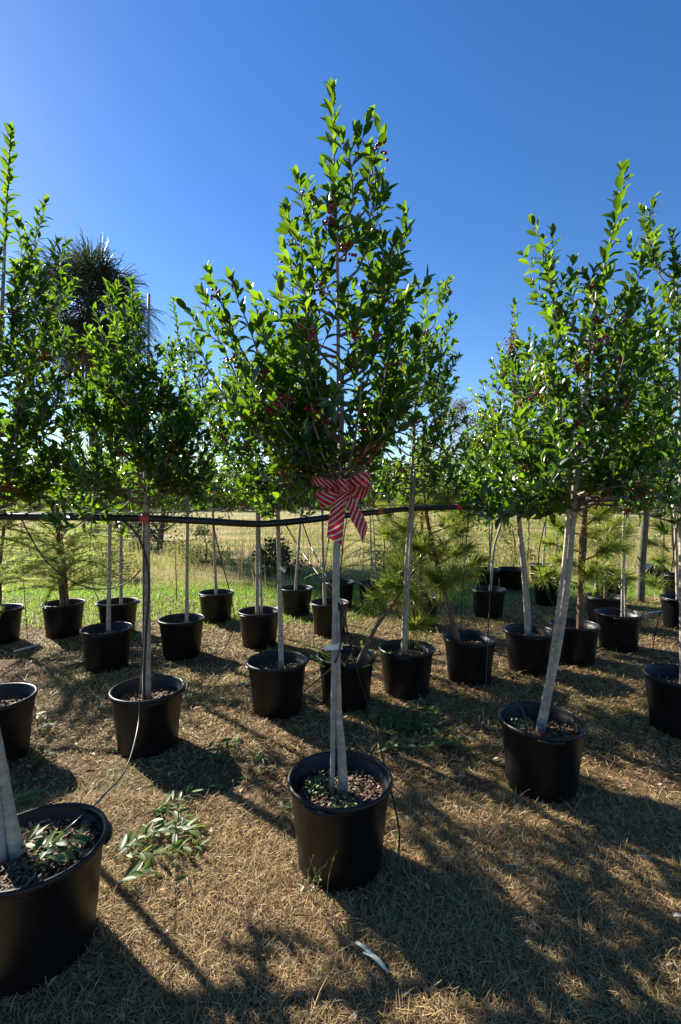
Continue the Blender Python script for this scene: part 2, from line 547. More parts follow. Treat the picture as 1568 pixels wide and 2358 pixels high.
# ------------------------------------------------------------------ leaves
def leaf_template(detail, fold=0.16, curl=0.22, width=0.40):
    """unit leaf along +Y, base at origin, upper side +Z"""
    if detail == 2:
        T = [0, 0.10, 0.30, 0.52, 0.74, 0.91, 1.0]
        W = [0.05, 0.30, 0.86, 1.0, 0.80, 0.36, 0.0]
    elif detail == 1:
        T = [0, 0.25, 0.55, 0.82, 1.0]
        W = [0.05, 0.75, 1.0, 0.62, 0.0]
    else:
        T = [0, 0.5, 1.0]
        W = [0.06, 1.0, 0.0]
    V, F = [], []
    for t, w in zip(T, W):
        zc = -curl * t * t
        h = w * width / 2
        V += [(-h, t, zc + fold * h), (0, t, zc), (h, t, zc + fold * h)]
    for i in range(len(T) - 1):
        a, b = i * 3, (i + 1) * 3
        if i == len(T) - 2:
            F += [[a, a + 1, b + 1], [a + 1, a + 2, b + 1]]
        else:
            F += [[a, a + 1, b + 1, b], [a + 1, a + 2, b + 2, b + 1]]
    if W[-1] == 0:                # drop the two unused tip corners
        V = V[:-3] + [V[-2]]
        tip = len(V) - 1
        F = [[tip if i == tip + 1 else i for i in f] for f in F]
    return np.array(V), F


LT = {}
for dt in (0, 1, 2):
    LT[dt] = [leaf_template(dt, f, c, w) for f, c, w in ((0.35, 0.16, 0.44), (0.55, 0.28, 0.42), (0.25, 0.05, 0.48), (0.45, 0.38, 0.40))]
LEAFMESH = []
for k in range(12):
    Vt, Ft = LT[2][k % 4]
    LEAFMESH.append(mesh('leaf', Vt, Ft, HOLLY, attr=np.full(len(Vt), (k + 0.5) / 12 * 0.93)))
CUTMESH = []
for k in range(8):
    Vt, Ft = leaf_template(2, 0.3, (0.05, 0.3, -0.1, 0.2)[k % 4], (0.30, 0.34, 0.27, 0.32)[k % 4])
    CUTMESH.append(mesh('cut_leaf', Vt, Ft, CUTLEAF, attr=np.full(len(Vt), (k + 0.5) / 8)))


def leaf_frame(d, n):
    d = d / (np.linalg.norm(d) + 1e-9)
    x = np.cross(d, n)
    x /= np.linalg.norm(x) + 1e-9
    z = np.cross(x, d)
    return np.stack([x, d, z], axis=1)


def leaves_to_mesh(L, detail):
    """L: list of (pos, frame3x3, size, rnd, variant)"""
    Vs, Fq, Ft, A = [], [], [], []
    n0 = 0
    by = {}
    for l in L:
        by.setdefault(l[4] % 4, []).append(l)
    for v, ls in by.items():
        Vt, Fl = LT[detail][v]
        P = np.array([l[0] for l in ls]); M = np.array([l[1] for l in ls]); s = np.array([l[2] for l in ls]); r = np.array([l[3] for l in ls])
        W = np.einsum('nij,kj->nki', M, Vt) * s[:, None, None] + P[:, None, :]
        k = len(Vt)
        base = (np.arange(len(ls)) * k + n0)[:, None]
        q = np.array([f for f in Fl if len(f) == 4]).reshape(-1, 4)
        t = np.array([f for f in Fl if len(f) == 3]).reshape(-1, 3)
        if len(q): Fq.append((q[None] + base[:, :, None]).reshape(-1, 4))
        if len(t): Ft.append((t[None] + base[:, :, None]).reshape(-1, 3))
        Vs.append(W.reshape(-1, 3)); A.append(np.repeat(r, k))
        n0 += len(ls) * k
    g = []
    if Fq: g.append(np.concatenate(Fq))
    if Ft: g.append(np.concatenate(Ft))
    return np.concatenate(Vs), g, np.concatenate(A)


def leafy(P, spacing, size, out, t0=0.15, ang=52, jit=0.25, hue=0.0):
    """alternate leaves along a twig polyline P, gathered closer at its tip"""
    P = np.asarray(P)
    seg = np.linalg.norm(np.diff(P, axis=0), axis=1)
    cum = np.concatenate([[0], np.cumsum(seg)])
    Ltot = cum[-1]
    s = Ltot * t0 + random.random() * spacing
    phi = random.random() * 6.28
    while s < Ltot:
        i = min(np.searchsorted(cum, s) - 1, len(seg) - 1); i = max(i, 0)
        u = (s - cum[i]) / (seg[i] + 1e-9)
        p = P[i] * (1 - u) + P[i + 1] * u
        T = P[i + 1] - P[i]; T = T / (np.linalg.norm(T) + 1e-9)
        a = np.cross(T, [0.3, 0.2, 1.0]) if abs(T[2]) < 0.95 else np.cross(T, [1.0, 0.1, 0])
        a /= np.linalg.norm(a); b = np.cross(T, a)
        R = a * math.cos(phi) + b * math.sin(phi)
        rest = (Ltot - s)
        al = math.radians(ang) * (0.45 + 0.55 * min(1, rest / 0.09)) * (1 + jit * random.uniform(-1, 1))
        d = T * math.cos(al) + R * math.sin(al)
        d = d + np.array([0, 0, 0.12]) + rng.normal(0, 0.08, 3)
        n = T * math.sin(al) - R * math.cos(al) + rng.normal(0, 0.18, 3) + np.array([0, 0, 0.25])
        sz = size * random.uniform(0.68, 1.15) * (0.75 + 0.25 * min(1, rest / 0.05))
        r = min(0.92, max(0.0, random.gauss(0.45 + hue, 0.2)))
        if random.random() < 0.003: r = 1.0
        out.append((p + d / np.linalg.norm(d) * 0.004, leaf_frame(d, n), sz, r, random.randrange(4)))
        s += spacing * random.uniform(0.7, 1.3)
        phi += 2.4 + random.uniform(-0.4, 0.4)
    # terminal rosette
    T = P[-1] - P[-2]; T = T / (np.linalg.norm(T) + 1e-9)
    for k in range(3):
        R = rng.normal(0, 1, 3); R -= T * np.dot(R, T); R /= np.linalg.norm(R) + 1e-9
        d = T + R * 0.35
        out.append((P[-1], leaf_frame(d, -R + T * 0.3), size * random.uniform(0.7, 1.0), random.uniform(0.5, 0.92), random.randrange(4)))


def berry_template(n, seed):
    r = random.Random(seed)
    mb = MB()
    for k in range(n):
        c = Vector((r.gauss(0, 0.012), r.gauss(0, 0.012), r.gauss(0, 0.016)))
        rad = r.uniform(0.0042, 0.0058)
        V = [(c.x, c.y, c.z + rad), (c.x, c.y, c.z - rad)]
        for j in range(2):
            for i in range(5):
                a = 2 * math.pi * (i + 0.5 * j) / 5
                z = rad * (0.45 if j == 0 else -0.45); q = rad * 0.9
                V.append((c.x + q * math.cos(a), c.y + q * math.sin(a), c.z + z))
        F = []
        for i in range(5):
            i2 = (i + 1) % 5
            F += [[0, 2 + i, 2 + i2], [2 + i, 7 + i, 2 + i2], [2 + i2, 7 + i, 7 + i2], [1, 7 + i2, 7 + i]]
        mb.add(V, F)
    return mesh('berry_cluster', np.concatenate(mb.V), mb.F, BERRY)


BERRIES = [berry_template(n, i) for i, n in enumerate((9, 14, 19, 12))]


def bez(p0, p1, p2, p3, n):
    t = np.linspace(0, 1, n)[:, None]
    return (1 - t) ** 3 * p0 + 3 * (1 - t) ** 2 * t * p1 + 3 * (1 - t) * t * t * p2 + t ** 3 * p3


def holly(name, base, path, trunk_r, crown_z, R, label, group=None, tips=(), nb=26, leaf=0.062, spacing=0.017, detail=1,
          singles=0, berries=0, profile=None, side=1.0, twig_d=1.0, upow=1.35, lead=0.25, droop=True, extra_stems=(), hue=0.0):
    """base: root position (on the soil); path: 3D trunk points from soil to the leader's tip; tips: 3D branch ends"""
    root = empty(name, base)
    tag(root, label, 'tree', group)
    TP = smooth_path([Vector(p) for p in path], 40)
    top = TP[-1][2]
    V, F = tube(TP, [trunk_r * 1.18, trunk_r, trunk_r * 0.95, trunk_r * 0.85, trunk_r * 0.62, trunk_r * 0.4, 0.006, 0.003], 9, jitter=0.05)
    V[:9] -= np.array([0, 0, 0.03])
    obj('trunk', V, F, BARK, root)
    for ep in extra_stems:
        EP = smooth_path(ep, 20)
        V, F = tube(EP, [trunk_r * 0.8, trunk_r * 0.6, 0.005], 7)
        V[:7] -= np.array([0, 0, 0.03])
        obj('trunk', V, F, BARK, root)
    L = []
    leafy(TP[np.searchsorted(TP[:, 2], top - min(0.75, (top - crown_z) * 0.42)):], spacing * 0.72, leaf * 1.08, L, 0.0, 44, hue=hue)
    zs = TP[:, 2]

    def trunk_at(z):
        z = min(max(z, zs[0]), zs[-1])
        return np.array([np.interp(z, zs, TP[:, k]) for k in range(3)])

    def default_profile(u):          # u 0 at crown base .. 1 at top
        return (0.85 + 0.15 * min(1, u / 0.15)) * (1 - u) ** 0.95
    prof = profile or default_profile
    ends = []
    for tp in tips:
        tp = np.array(tp)
        h = np.linalg.norm(tp[:2] - trunk_at(tp[2])[:2])
        ends.append((tp, trunk_at(max(crown_z * 0.98, tp[2] - 0.30 - 0.75 * h))))
    ph = random.random() * 6.28
    for i in range(nb):
        u = ((i + random.random()) / nb) ** upow
        z = crown_z + (top - lead - crown_z) * u
        r = R * prof(u) * random.uniform(0.6, 1.08)
        ph += 2.4 + random.uniform(-0.5, 0.5)
        c = trunk_at(z)
        rise = r * (random.uniform(-0.30, 0.40) if (u < 0.22 and droop) else random.uniform(0.30, 0.95))
        ends.append((c + np.array([math.cos(ph) * r, math.sin(ph) * r, rise + 0.05]), c))
    blist = []
    for tp, p0 in ends:
        v = tp - p0
        Lb = np.linalg.norm(v)
        hor = v * np.array([1, 1, 0.0]); hn = hor / (np.linalg.norm(hor) + 1e-6)
        p1 = p0 + hn * Lb * 0.38 + np.array([0, 0, Lb * 0.10])
        p2 = tp - np.array([0, 0, Lb * 0.30]) - hn * Lb * 0.10
        B = bez(p0, p1, p2, tp, 10) + np.concatenate([np.zeros((1, 3)), rng.normal(0, 0.006, (9, 3))])
        mb = MB()
        br = min(trunk_r * 0.45, 0.0032 + 0.0085 * Lb)
        mb.add(*tube(B, [br, br * 0.6, 0.0022], 5))
        leafy(B, spacing * 1.1, leaf, L, 0.30, hue=hue)
        nt_ = max(2, int(Lb / 0.085 * twig_d))
        for k in range(nt_):
            t = random.uniform(0.22, 0.92)
            q = B[int(t * 9)]; q2 = B[min(9, int(t * 9) + 1)]
            T = (q2 - q) / (np.linalg.norm(q2 - q) + 1e-6)
            perp = rng.normal(0, 1, 3); perp -= T * np.dot(perp, T); perp /= np.linalg.norm(perp) + 1e-6
            d = T * 0.6 + perp * 0.75 + np.array([0, 0, 0.45])
            d /= np.linalg.norm(d)
            tl = random.uniform(0.08, 0.26) * (1.15 - 0.5 * t) * min(1.0, Lb / 0.35 + 0.3)
            e = q + d * tl + np.array([0, 0, tl * 0.22])
            TW = bez(q, q + d * tl * 0.4, q + d * tl * 0.75, e, 5)
            mb.add(*tube(TW, [0.0026, 0.0014], 4, cap=False))
            leafy(TW, spacing, leaf, L, 0.12, hue=hue)
        mb.build('branch', TWIG if br < 0.011 else BARK, root)
        blist.append(B)
    # berries on the lower branches, at the leaf joints
    bl = [B for B in blist if B[0][2] < crown_z + (top - crown_z) * 0.72]
    for k in range(berries):
        B = random.choice(bl)
        i = random.randrange(3, 9)
        o = bpy.data.objects.new('berry_cluster', BERRIES[k % 4])
        o.parent = root
        o.location = Vector(B[i] + np.array([0, 0, -0.004])) - root.location
        o.rotation_euler = (random.random() * 6, random.random() * 6, random.random() * 6)
        s = random.uniform(1.0, 1.6); o.scale = (s, s, s)
        o['kind'] = 'stuff'
        C.objects.link(o)
    if singles:
        cp = np.array([0, 0, CAMH])
        L.sort(key=lambda l: np.linalg.norm(l[0] - cp) - 3.0 * l[2] * abs(np.dot(l[1][:, 2], (cp - l[0]) / np.linalg.norm(cp - l[0]))))
        for l in L[:singles]:
            k = min(11, int(l[3] / 0.93 * 12))
            o = bpy.data.objects.new('leaf', LEAFMESH[(k // 4) * 4 + l[4] if True else k])
            M = Matrix(l[1].tolist()).to_4x4()
            M.translation = Vector(l[0]) - root.location
            o.parent = root
            o.matrix_basis = M @ Matrix.Scale(float(l[2]), 4)
            C.objects.link(o)
        L = L[singles:]
    Vv, Ff, A = leaves_to_mesh(L, detail)
    f = obj('foliage', Vv, Ff, HOLLY, root, attr=A)
    f['kind'] = 'stuff'
    return root


# ------------------------------------------------------------------ pots
POT_H, POT_R, POT_B = 0.392, 0.230, 0.182
SOILZ = 0.300


def pot_meshes():
    body = [(0.0, 0.0), (POT_B - 0.012, 0.0), (POT_B, 0.010), (0.1885, 0.095), (0.1910, 0.099), (0.1975, 0.185), (0.2000, 0.189), (0.2065, 0.272), (0.2090, 0.276),
            (0.2125, 0.335), (0.2165, 0.340), (0.219, 0.362)]
    V1, F1 = lathe(body, 44)
    rim = [(0.219, 0.358), (0.227, 0.361), (0.2315, 0.370), (0.2325, 0.382), (0.229, 0.390), (0.223, 0.393), (0.217, 0.389), (0.2135, 0.378),
           (0.2095, 0.352), (0.2025, 0.347), (0.1965, 0.280)]
    V2, F2 = lathe(rim, 44)
    return mesh('pot_body', V1, F1, POT), mesh('pot_rim', V2, F2, POT)


POT_BODY, POT_RIM = pot_meshes()


def handle_mesh():
    P = [(POT_R * 1.015 * math.cos(a), POT_R * 1.015 * math.sin(a), 0.366) for a in np.linspace(-0.30, 0.30, 9)]
    V, F = tube(P, [0.004, 0.011, 0.012, 0.011, 0.004], 8)
    return mesh('pot_handle', V, F, POT)


HANDLE = handle_mesh()
SOILMESH = []
for s_ in range(4):
    V, F = [(0, 0, SOILZ + 0.006)], []
    nr, na = 7, 28
    for j in range(1, nr + 1):
        for k in range(na):
            r = 0.2045 * j / nr; a = 2 * math.pi * k / na
            V.append((r * math.cos(a), r * math.sin(a), SOILZ + (0.012 * noise.noise(Vector((r * 18 * math.cos(a), r * 18 * math.sin(a), s_ * 7.3))) if j < nr else -0.002)))
    for k in range(na):
        F.append([0, 1 + k, 1 + (k + 1) % na])
        for j in range(nr - 1):
            a, b = 1 + j * na, 1 + (j + 1) * na
            F.append([a + k, b + k, b + (k + 1) % na, a + (k + 1) % na])
    SOILMESH.append(mesh('soil', V, F, SOIL))


def chips_mesh(n, seed):
    r = random.Random(seed)
    mb = MB()
    for k in range(n):
        a = r.random() * 6.28; q = 0.192 * math.sqrt(r.random())
        c = Vector((q * math.cos(a), q * math.sin(a), SOILZ + 0.008 + r.uniform(0, 0.008)))
        M = Matrix.Rotation(r.random() * 6.28, 3, 'Z') @ Matrix.Rotation(r.gauss(0, 0.4), 3, 'X') @ Matrix.Rotation(r.gauss(0, 0.4), 3, 'Y')
        l, w, t = r.uniform(0.004, 0.013), r.uniform(0.003, 0.007), r.uniform(0.001, 0.003)
        V = [tuple(c + M @ Vector((sx * l * (1 if sz > 0 else 0.8), sy * w * r.uniform(0.6, 1), sz * t))) for sz in (-1, 1) for sx, sy in ((-1, -1), (1, -1), (1, 1), (-1, 1))]
        mb.add(V, [[3, 2, 1, 0], [4, 5, 6, 7], [0, 1, 5, 4], [1, 2, 6, 5], [2, 3, 7, 6], [3, 0, 4, 7]], r.random() ** 1.3)
    return mesh('mulch', np.concatenate(mb.V), mb.F, CHIP, smooth=False, attr=np.concatenate(mb.A))


CHIPS = [chips_mesh(1100, 1), chips_mesh(800, 2), chips_mesh(450, 3)]
pots = []


def child(name, me, parent, rotz=0.0):
    o = bpy.data.objects.new(name, me)
    C.objects.link(o)
    o.parent = parent
    o.rotation_euler[2] = rotz
    return o


def pot(x, y, label, group='black nursery pots on the ground', chips=2, tilt=(0, 0), scale=1.0, rz=None, rise=0.0):
    root = empty('nursery_pot', (x, y, gz(x, y) - 0.008))
    tag(root, label, 'plant pot', group)
    rz = random.random() * 6.28 if rz is None else rz
    root.rotation_euler = (tilt[0], tilt[1], 0)
    root.scale = (scale, scale, scale)
    child('pot_body', POT_BODY, root, rz)
    rim = child('rim', POT_RIM, root, rz)
    child('handle', HANDLE, rim, 0.0)
    child('handle', HANDLE, rim, math.pi)
    child('soil', SOILMESH[random.randrange(4)], root, rz).location[2] = rise
    if chips is not None:
        o = child('mulch', CHIPS[chips], root, random.random() * 6)
        o.location[2] = rise
        o['kind'] = 'stuff'
    pots.append((x, y))
    return root


def stake(P, label, r=0.0085, m=None, ties=()):
    """a thin pole pushed in beside a trunk; ties: heights with a wrap of tape"""
    P = [Vector(p) for p in P]
    root = empty('tree_stake', P[0])
    tag(root, label, 'stake', 'stakes beside the trunks')
    V, F = tube(smooth_path(P, 14), r, 7)
    V[:7] -= np.array([0, 0, 0.04])
    obj('pole', V, F, m or GALV, root)
    return root


def pot_x(px, d):
    return (px - CX) * d / FPX


def grow(px, d, potlabel, treelabel, pathpx, trunk_r=0.016, group='young holly trees in nursery pots', potgroup='black nursery pots on the ground',
         chips=2, tilt=(0, 0), rz=None, lean=0.0, rise=0.0, **kw):
    x = pot_x(px, d)
    pot(x, d, potlabel, potgroup, chips, tilt, rz=rz, rise=rise)
    n = len(pathpx)
    P = [at(a, b, d + lean * i / (n - 1)) for i, (a, b) in enumerate(pathpx)]
    P[0].z = SOILZ
    # keep the foot inside the pot
    dx = P[0].x - x
    if abs(dx) > 0.15: P[0].x = x + math.copysign(0.15, dx)
    if 'tips' in kw:
        kw['tips'] = [at(a, b, d + o) for a, b, o in kw['tips']]
    return holly('holly_tree', P[0].copy(), P, trunk_r, kw.pop('crown_z', 1.72), kw.pop('R', 0.5), treelabel, group, **kw)


# the tree with the bow
def prof_bow(u):
    return float(np.interp(u, [0, 0.12, 0.3, 0.42, 0.5, 0.62, 0.75, 0.9, 1], [0.6, 0.8, 0.85, 0.6, 0.3, 0.36, 0.3, 0.12, 0.06]))


BOWTREE = grow(783, 2.13, 'black nursery pot holding the holly with the striped bow', 'tall holly tree wearing the red and white striped bow',
     [(790, 1838), (787, 1740), (778, 1640), (775, 1500), (774, 1300), (784, 1080), (779, 850), (778, 650), (772, 450), (764, 222)],
     trunk_r=0.0190, chips=0, rz=1.2, R=0.50, crown_z=1.72, nb=22, singles=300, berries=60, detail=2, leaf=0.074, spacing=0.0185, profile=prof_bow, twig_d=0.42, upow=2.4, lead=0.45, droop=False,
     tips=[(880, 295, 0.05), (812, 310, -0.05), (808, 420, 0.1), (665, 490, 0), (708, 430, 0.1), (935, 500, 0.05), (868, 420, 0), (650, 575, 0.05), (905, 570, -0.1), (690, 560, -0.15), (860, 560, 0.15),
           (484, 628, 0.02), (466, 690, 0.10), (458, 795, -0.05), (540, 655, -0.1), (582, 682, 0.12), (640, 672, -0.15), (660, 690, 0.2), (700, 720, -0.25), (925, 612, 0.0), (945, 660, 0.1), (890, 660, -0.15), (930, 740, -0.15),
           (985, 745, 0.12), (960, 810, 0.0), (900, 780, -0.25), (600, 760, -0.25), (550, 810, 0.2), (520, 740, -0.02), (590, 880, -0.1), (575, 950, 0.05), (640, 940, -0.25), (700, 830, -0.3), (840, 800, -0.32), (930, 890, -0.15), (880, 930, 0.2), (700, 1000, -0.2), (860, 985, -0.2), (640, 1060, -0.12), (830, 1060, 0.15), (590, 1080, -0.05), (638, 1138, -0.10), (690, 1110, 0.12)])
stake([at(765, 1838, 2.12), at(767, 1650, 2.115), at(770, 1450, 2.10), at(779, 1200, 2.105), at(786, 1000, 2.11), at(786, 850, 2.11)], 'grey stake tied along the trunk of the holly with the striped bow', 0.0112)

# slanting pale holly
grow(1252, 2.70, 'black nursery pot holding the slanting pale-barked holly', 'pale-barked holly with a long slanting trunk and a tall whip-like leader',
     [(1243, 1695), (1262, 1590), (1290, 1450), (1308, 1300), (1322, 1130), (1338, 990), (1352, 850), (1368, 720), (1392, 610), (1422, 480), (1432, 388)],
     trunk_r=0.023, chips=0, rz=-1.75, R=0.62, crown_z=1.56, nb=38, singles=300, berries=60, detail=2, leaf=0.072, spacing=0.0185, twig_d=0.8, hue=0.05, upow=1.7, lead=0.72, profile=lambda u: 1.0 - 0.78 * u,
     tips=[(1235, 520, 0.05), (1258, 580, 0.1), (1480, 600, -0.1), (1510, 670, 0.1), (1250, 850, 0), (1275, 800, -0.15), (1220, 950, 0.0), (1180, 1000, -0.1), (1500, 760, -0.1), (1470, 830, 0.2), (1540, 900, -0.1), (1520, 1000, 0.1),
           (1240, 1050, -0.2), (1440, 900, -0.3), (1330, 820, -0.2), (1400, 1000, -0.3), (1460, 1060, -0.25), (1120, 1060, 0.0), (1150, 1150, -0.15), (1420, 760, 0.1)])
stake([at(1236, 1690, 2.72), at(1262, 1560, 2.68), at(1285, 1400, 2.67), at(1303, 1250, 2.67), at(1312, 1100, 2.66), at(1317, 975, 2.66)], 'pale stake bound to the slanting pale-barked holly', 0.011, BARK)
stake([at(1243, 1680, 2.76), at(1345, 1000, 2.74), at(1362, 850, 2.74), at(1375, 655, 2.74)], 'thin tall stake rising through the crown of the slanting pale-barked holly', 0.0075)

# big pot with the cut sprigs in it
grow(72, 1.71, 'wide black nursery pot with cut green leaves on its bark mulch', 'holly with a thick grey trunk leaning out of the pot with cut leaves in it',
     [(48, 2045), (20, 1880), (-8, 1720), (-70, 1450), (-140, 1150), (-195, 850), (-220, 600)], trunk_r=0.024, chips=0, rz=0.4, rise=0.035, R=0.25, crown_z=1.75, nb=24, detail=1, leaf=0.062, spacing=0.02, berries=6)
stake([at(18, 2058, 1.69), at(-12, 1800, 1.68), at(-60, 1520, 1.69), at(-120, 1250, 1.69)], 'brown-grey stake beside the thick trunk leaning out of the pot with cut leaves', 0.013)

# left edge
grow(-22, 3.0, 'black nursery pot with reddish soil by the scattered green sprigs', 'full holly with a long straight leader rising above the palm',
     [(-20, 1690), (-22, 1400), (-18, 1100), (0, 800), (10, 600), (16, 450), (25, 303)], trunk_r=0.018, chips=1, R=0.50, crown_z=1.56, nb=40, lead=0.75, upow=1.5, profile=lambda u: 1.0 - 0.75 * u, singles=240, berries=30, detail=2, leaf=0.070, spacing=0.0185, hue=0.05,
     tips=[(88, 525, 0.05), (125, 565, -0.1), (60, 560, 0.1), (140, 655, 0), (110, 745, -0.2), (150, 690, 0.2), (175, 800, 0.0), (130, 900, -0.2), (90, 950, 0.2), (170, 960, -0.1), (60, 820, -0.3), (40, 1000, -0.25), (120, 1040, 0.0), (30, 700, -0.1)])

grow(336, 3.155, 'black nursery pot under the holly with a stake taller than its leaves', 'broad low holly with a stake poking out of its top',
     [(337, 1612), (335, 1400), (336, 1150), (338, 1000), (330, 900), (312, 780), (303, 652)], trunk_r=0.0215, chips=1, R=0.60, crown_z=1.60, nb=42, lead=0.6, upow=1.5, profile=lambda u: 1.0 - 0.8 * u, singles=260, berries=12, detail=2, leaf=0.070, spacing=0.0185, hue=0.05,
     tips=[(248, 665, 0.0), (300, 700, 0.1), (200, 765, 0.05), (220, 720, -0.1), (395, 905, -0.1), (420, 940, 0.1), (180, 850, -0.1), (150, 960, 0.0), (440, 930, 0.1), (460, 1000, -0.1), (250, 820, -0.3), (300, 900, -0.35), (200, 950, -0.3), (400, 980, -0.3), (160, 1050, -0.1), (430, 1060, -0.2), (270, 760, 0.2), (285, 720, -0.1)])
stake([at(345, 1600, 3.19), at(342, 1200, 3.19), at(340, 1000, 3.19), at(342, 800, 3.19), at(343, 677, 3.19)], 'slim grey stake standing clear above the broad low holly', 0.0095)

# right edge
grow(1575, 3.39, 'black nursery pot with dry weeds behind the slanting holly', 'leafy holly with two spreading upper shoots behind the slanting holly',
     [(1572, 1560), (1570, 1400), (1568, 1150), (1566, 900), (1560, 700), (1548, 545)], trunk_r=0.018, chips=2, R=0.55, crown_z=1.58, nb=36, singles=160, berries=26, detail=2, leaf=0.068, spacing=0.019,
     tips=[(1476, 485, 0), (1500, 540, 0.1), (1470, 760, 0.1), (1500, 700, -0.1), (1480, 900, 0.2), (1520, 820, -0.2), (1450, 980, 0.0), (1490, 1050, -0.2)])

# second row
TAGTREE = grow(637, 3.68, 'black nursery pot with bare curled weeds around a single grey trunk', 'holly with a white tag on its thin trunk behind the bow holly',
     [(648, 1555), (645, 1400), (640, 1200), (638, 1000), (645, 850), (655, 740)], trunk_r=0.0185, chips=1, R=0.72, crown_z=1.56, nb=44, singles=150, berries=50, detail=1, leaf=0.068, spacing=0.020,
     tips=[(520, 840, 0.1), (545, 900, -0.2), (490, 960, 0.0), (560, 1000, -0.3), (600, 1080, -0.3), (700, 1090, -0.2), (740, 980, 0.1)])
grow(937, 4.04, 'black nursery pot streaked with sunlight under the twin-stemmed holly', 'tall holly with a stake pressed to its trunk, rising behind the bow holly',
     [(928, 1500), (936, 1300), (946, 1150), (955, 950), (968, 800), (986, 652)], trunk_r=0.0175, chips=1, R=0.68, lead=0.45, crown_z=1.66, nb=44, singles=150, berries=30, detail=1, leaf=0.068, spacing=0.020, hue=0.05,
     tips=[(1016, 660, 0.1), (1038, 730, 0), (1035, 830, -0.1), (1030, 930, 0.1), (1000, 780, -0.2), (1025, 1000, -0.2), (960, 880, -0.3), (850, 980, 0.1), (830, 900, 0.2)])
stake([at(935, 1490, 3.97), at(940, 1350, 3.985), at(951, 1150, 3.99), at(955, 1080, 3.99)], 'grey stake pressed to the trunk of the tall holly by the leaning dead stem', 0.012)
BERRYTREE = grow(1222, 4.54, 'black nursery pot with a broad sunlit streak down its side', 'holly with a heavy berry cluster below its pointed top',
     [(1215, 1465), (1206, 1330), (1193, 1180), (1188, 1000), (1180, 850), (1185, 702)], trunk_r=0.020, chips=1, R=0.72, lead=0.5, crown_z=1.50, nb=46, singles=120, berries=60, detail=1, leaf=0.068, spacing=0.020, hue=0.05,
     tips=[(1222, 765, 0.0), (1150, 800, 0.1), (1240, 850, -0.1), (1120, 920, 0.0), (1090, 960, 0.1), (1100, 1040, -0.1), (1080, 1100, -0.2), (1150, 960, -0.3), (1250, 960, -0.3)])
stake([at(1222, 1462, 4.56), at(1212, 1330, 4.56), at(1196, 1180, 4.56), at(1190, 1000, 4.56), at(1184, 870, 4.56)], 'thin stake along the trunk of the holly with the heavy berry cluster', 0.012)
grow(243, 4.65, 'black nursery pot with a white dripper behind the broad low holly', 'straight thin-stemmed holly behind the broad low holly',
     [(250, 1455), (252, 1300), (254, 1100), (250, 920), (245, 800)], trunk_r=0.0185, chips=2, R=0.72, crown_z=1.56, nb=40, berries=14, detail=1, leaf=0.062, spacing=0.023, singles=0)
grow(416, 5.01, 'black nursery pot with a thin crooked forked stem', 'narrow pointed holly standing clear of the palm',
     [(430, 1432), (431, 1300), (432, 1150), (428, 900), (415, 800), (398, 692)], trunk_r=0.017, chips=2, R=0.62, lead=0.5, crown_z=1.56, nb=38, berries=18, detail=1, leaf=0.062, spacing=0.023,
     tips=[(442, 765, 0), (452, 800, 0.1), (375, 800, 0), (460, 860, -0.1)])
grow(596, 5.37, 'black nursery pot with a split dark stem and stake', 'holly with a stake and split dark stem behind the white-tagged one',
     [(592, 1412), (592, 1280), (592, 1150), (585, 1000), (555, 900), (525, 838)], trunk_r=0.018, chips=2, R=0.72, crown_z=1.55, nb=38, berries=18, detail=1, leaf=0.062, spacing=0.024)
stake([at(603, 1415, 5.38), at(598, 1250, 5.40), at(595, 1080, 5.40)], 'dark stake by the split dark stem behind the white-tagged holly', 0.013)

grow(269, 5.85, 'black nursery pot tucked behind the pot with the white dripper', 'small holly growing behind the straight thin-stemmed one', [(279, 1400), (279, 1250), (279, 1150), (285, 980), (290, 880)], R=0.75, crown_z=1.58, nb=34, berries=6, detail=0, leaf=0.064, spacing=0.026, trunk_r=0.018)
grow(497, 6.44, 'black nursery pot standing alone against the bright green verge', 'slightly bent small holly alone against the green verge', [(498, 1372), (493, 1240), (490, 1130), (500, 980), (505, 850)], R=0.75, crown_z=1.58, nb=34, berries=8, detail=0, leaf=0.064, spacing=0.026, trunk_r=0.018)
grow(682, 6.78, 'black nursery pot just beyond the white-tagged holly trunk', 'small holly leaning beyond the white-tagged trunk', [(680, 1364), (688, 1250), (695, 1150), (700, 1000), (702, 900)], R=0.75, crown_z=1.58, nb=34, berries=8, detail=0, leaf=0.064, spacing=0.026, trunk_r=0.018)
grow(759, 5.80, 'black nursery pot behind the trunk of the bow holly', 'holly half hidden behind the trunk and bow of the tall one', [(748, 1400), (743, 1250), (742, 1100), (745, 980), (742, 870)], R=0.7, crown_z=1.56, nb=34, berries=14, detail=1, leaf=0.062, spacing=0.025, trunk_r=0.017)
grow(860, 7.2, 'black nursery pot with two thin stems beyond the leaning dead stem', 'twin-stemmed small holly beyond the leaning dead stem', [(856, 1352), (854, 1250), (850, 1130), (850, 1000)], R=0.65, crown_z=1.6, nb=28, detail=0, leaf=0.064, spacing=0.026, trunk_r=0.014,
     extra_stems=[[at(866, 1350, 7.2), at(862, 1240, 7.2), at(852, 1120, 7.2)]])
grow(1427, 5.26, 'black nursery pot with two thin pale stems and drooping dry needles', 'thin pale twin-stemmed holly near the wooden post',
     [(1432, 1420), (1434, 1280), (1438, 1150), (1445, 1000), (1450, 900)], R=0.72, crown_z=1.55, nb=38, berries=20, detail=1, leaf=0.062, spacing=0.024, trunk_r=0.012,
     extra_stems=[[at(1440, 1420, 5.28), at(1436, 1280, 5.28), at(1432, 1120, 5.28)]])
GS = 'pots and young hollies in the shaded back group'
SH = dict(detail=0, potgroup=GS, group='slender hollies in the shaded back group')
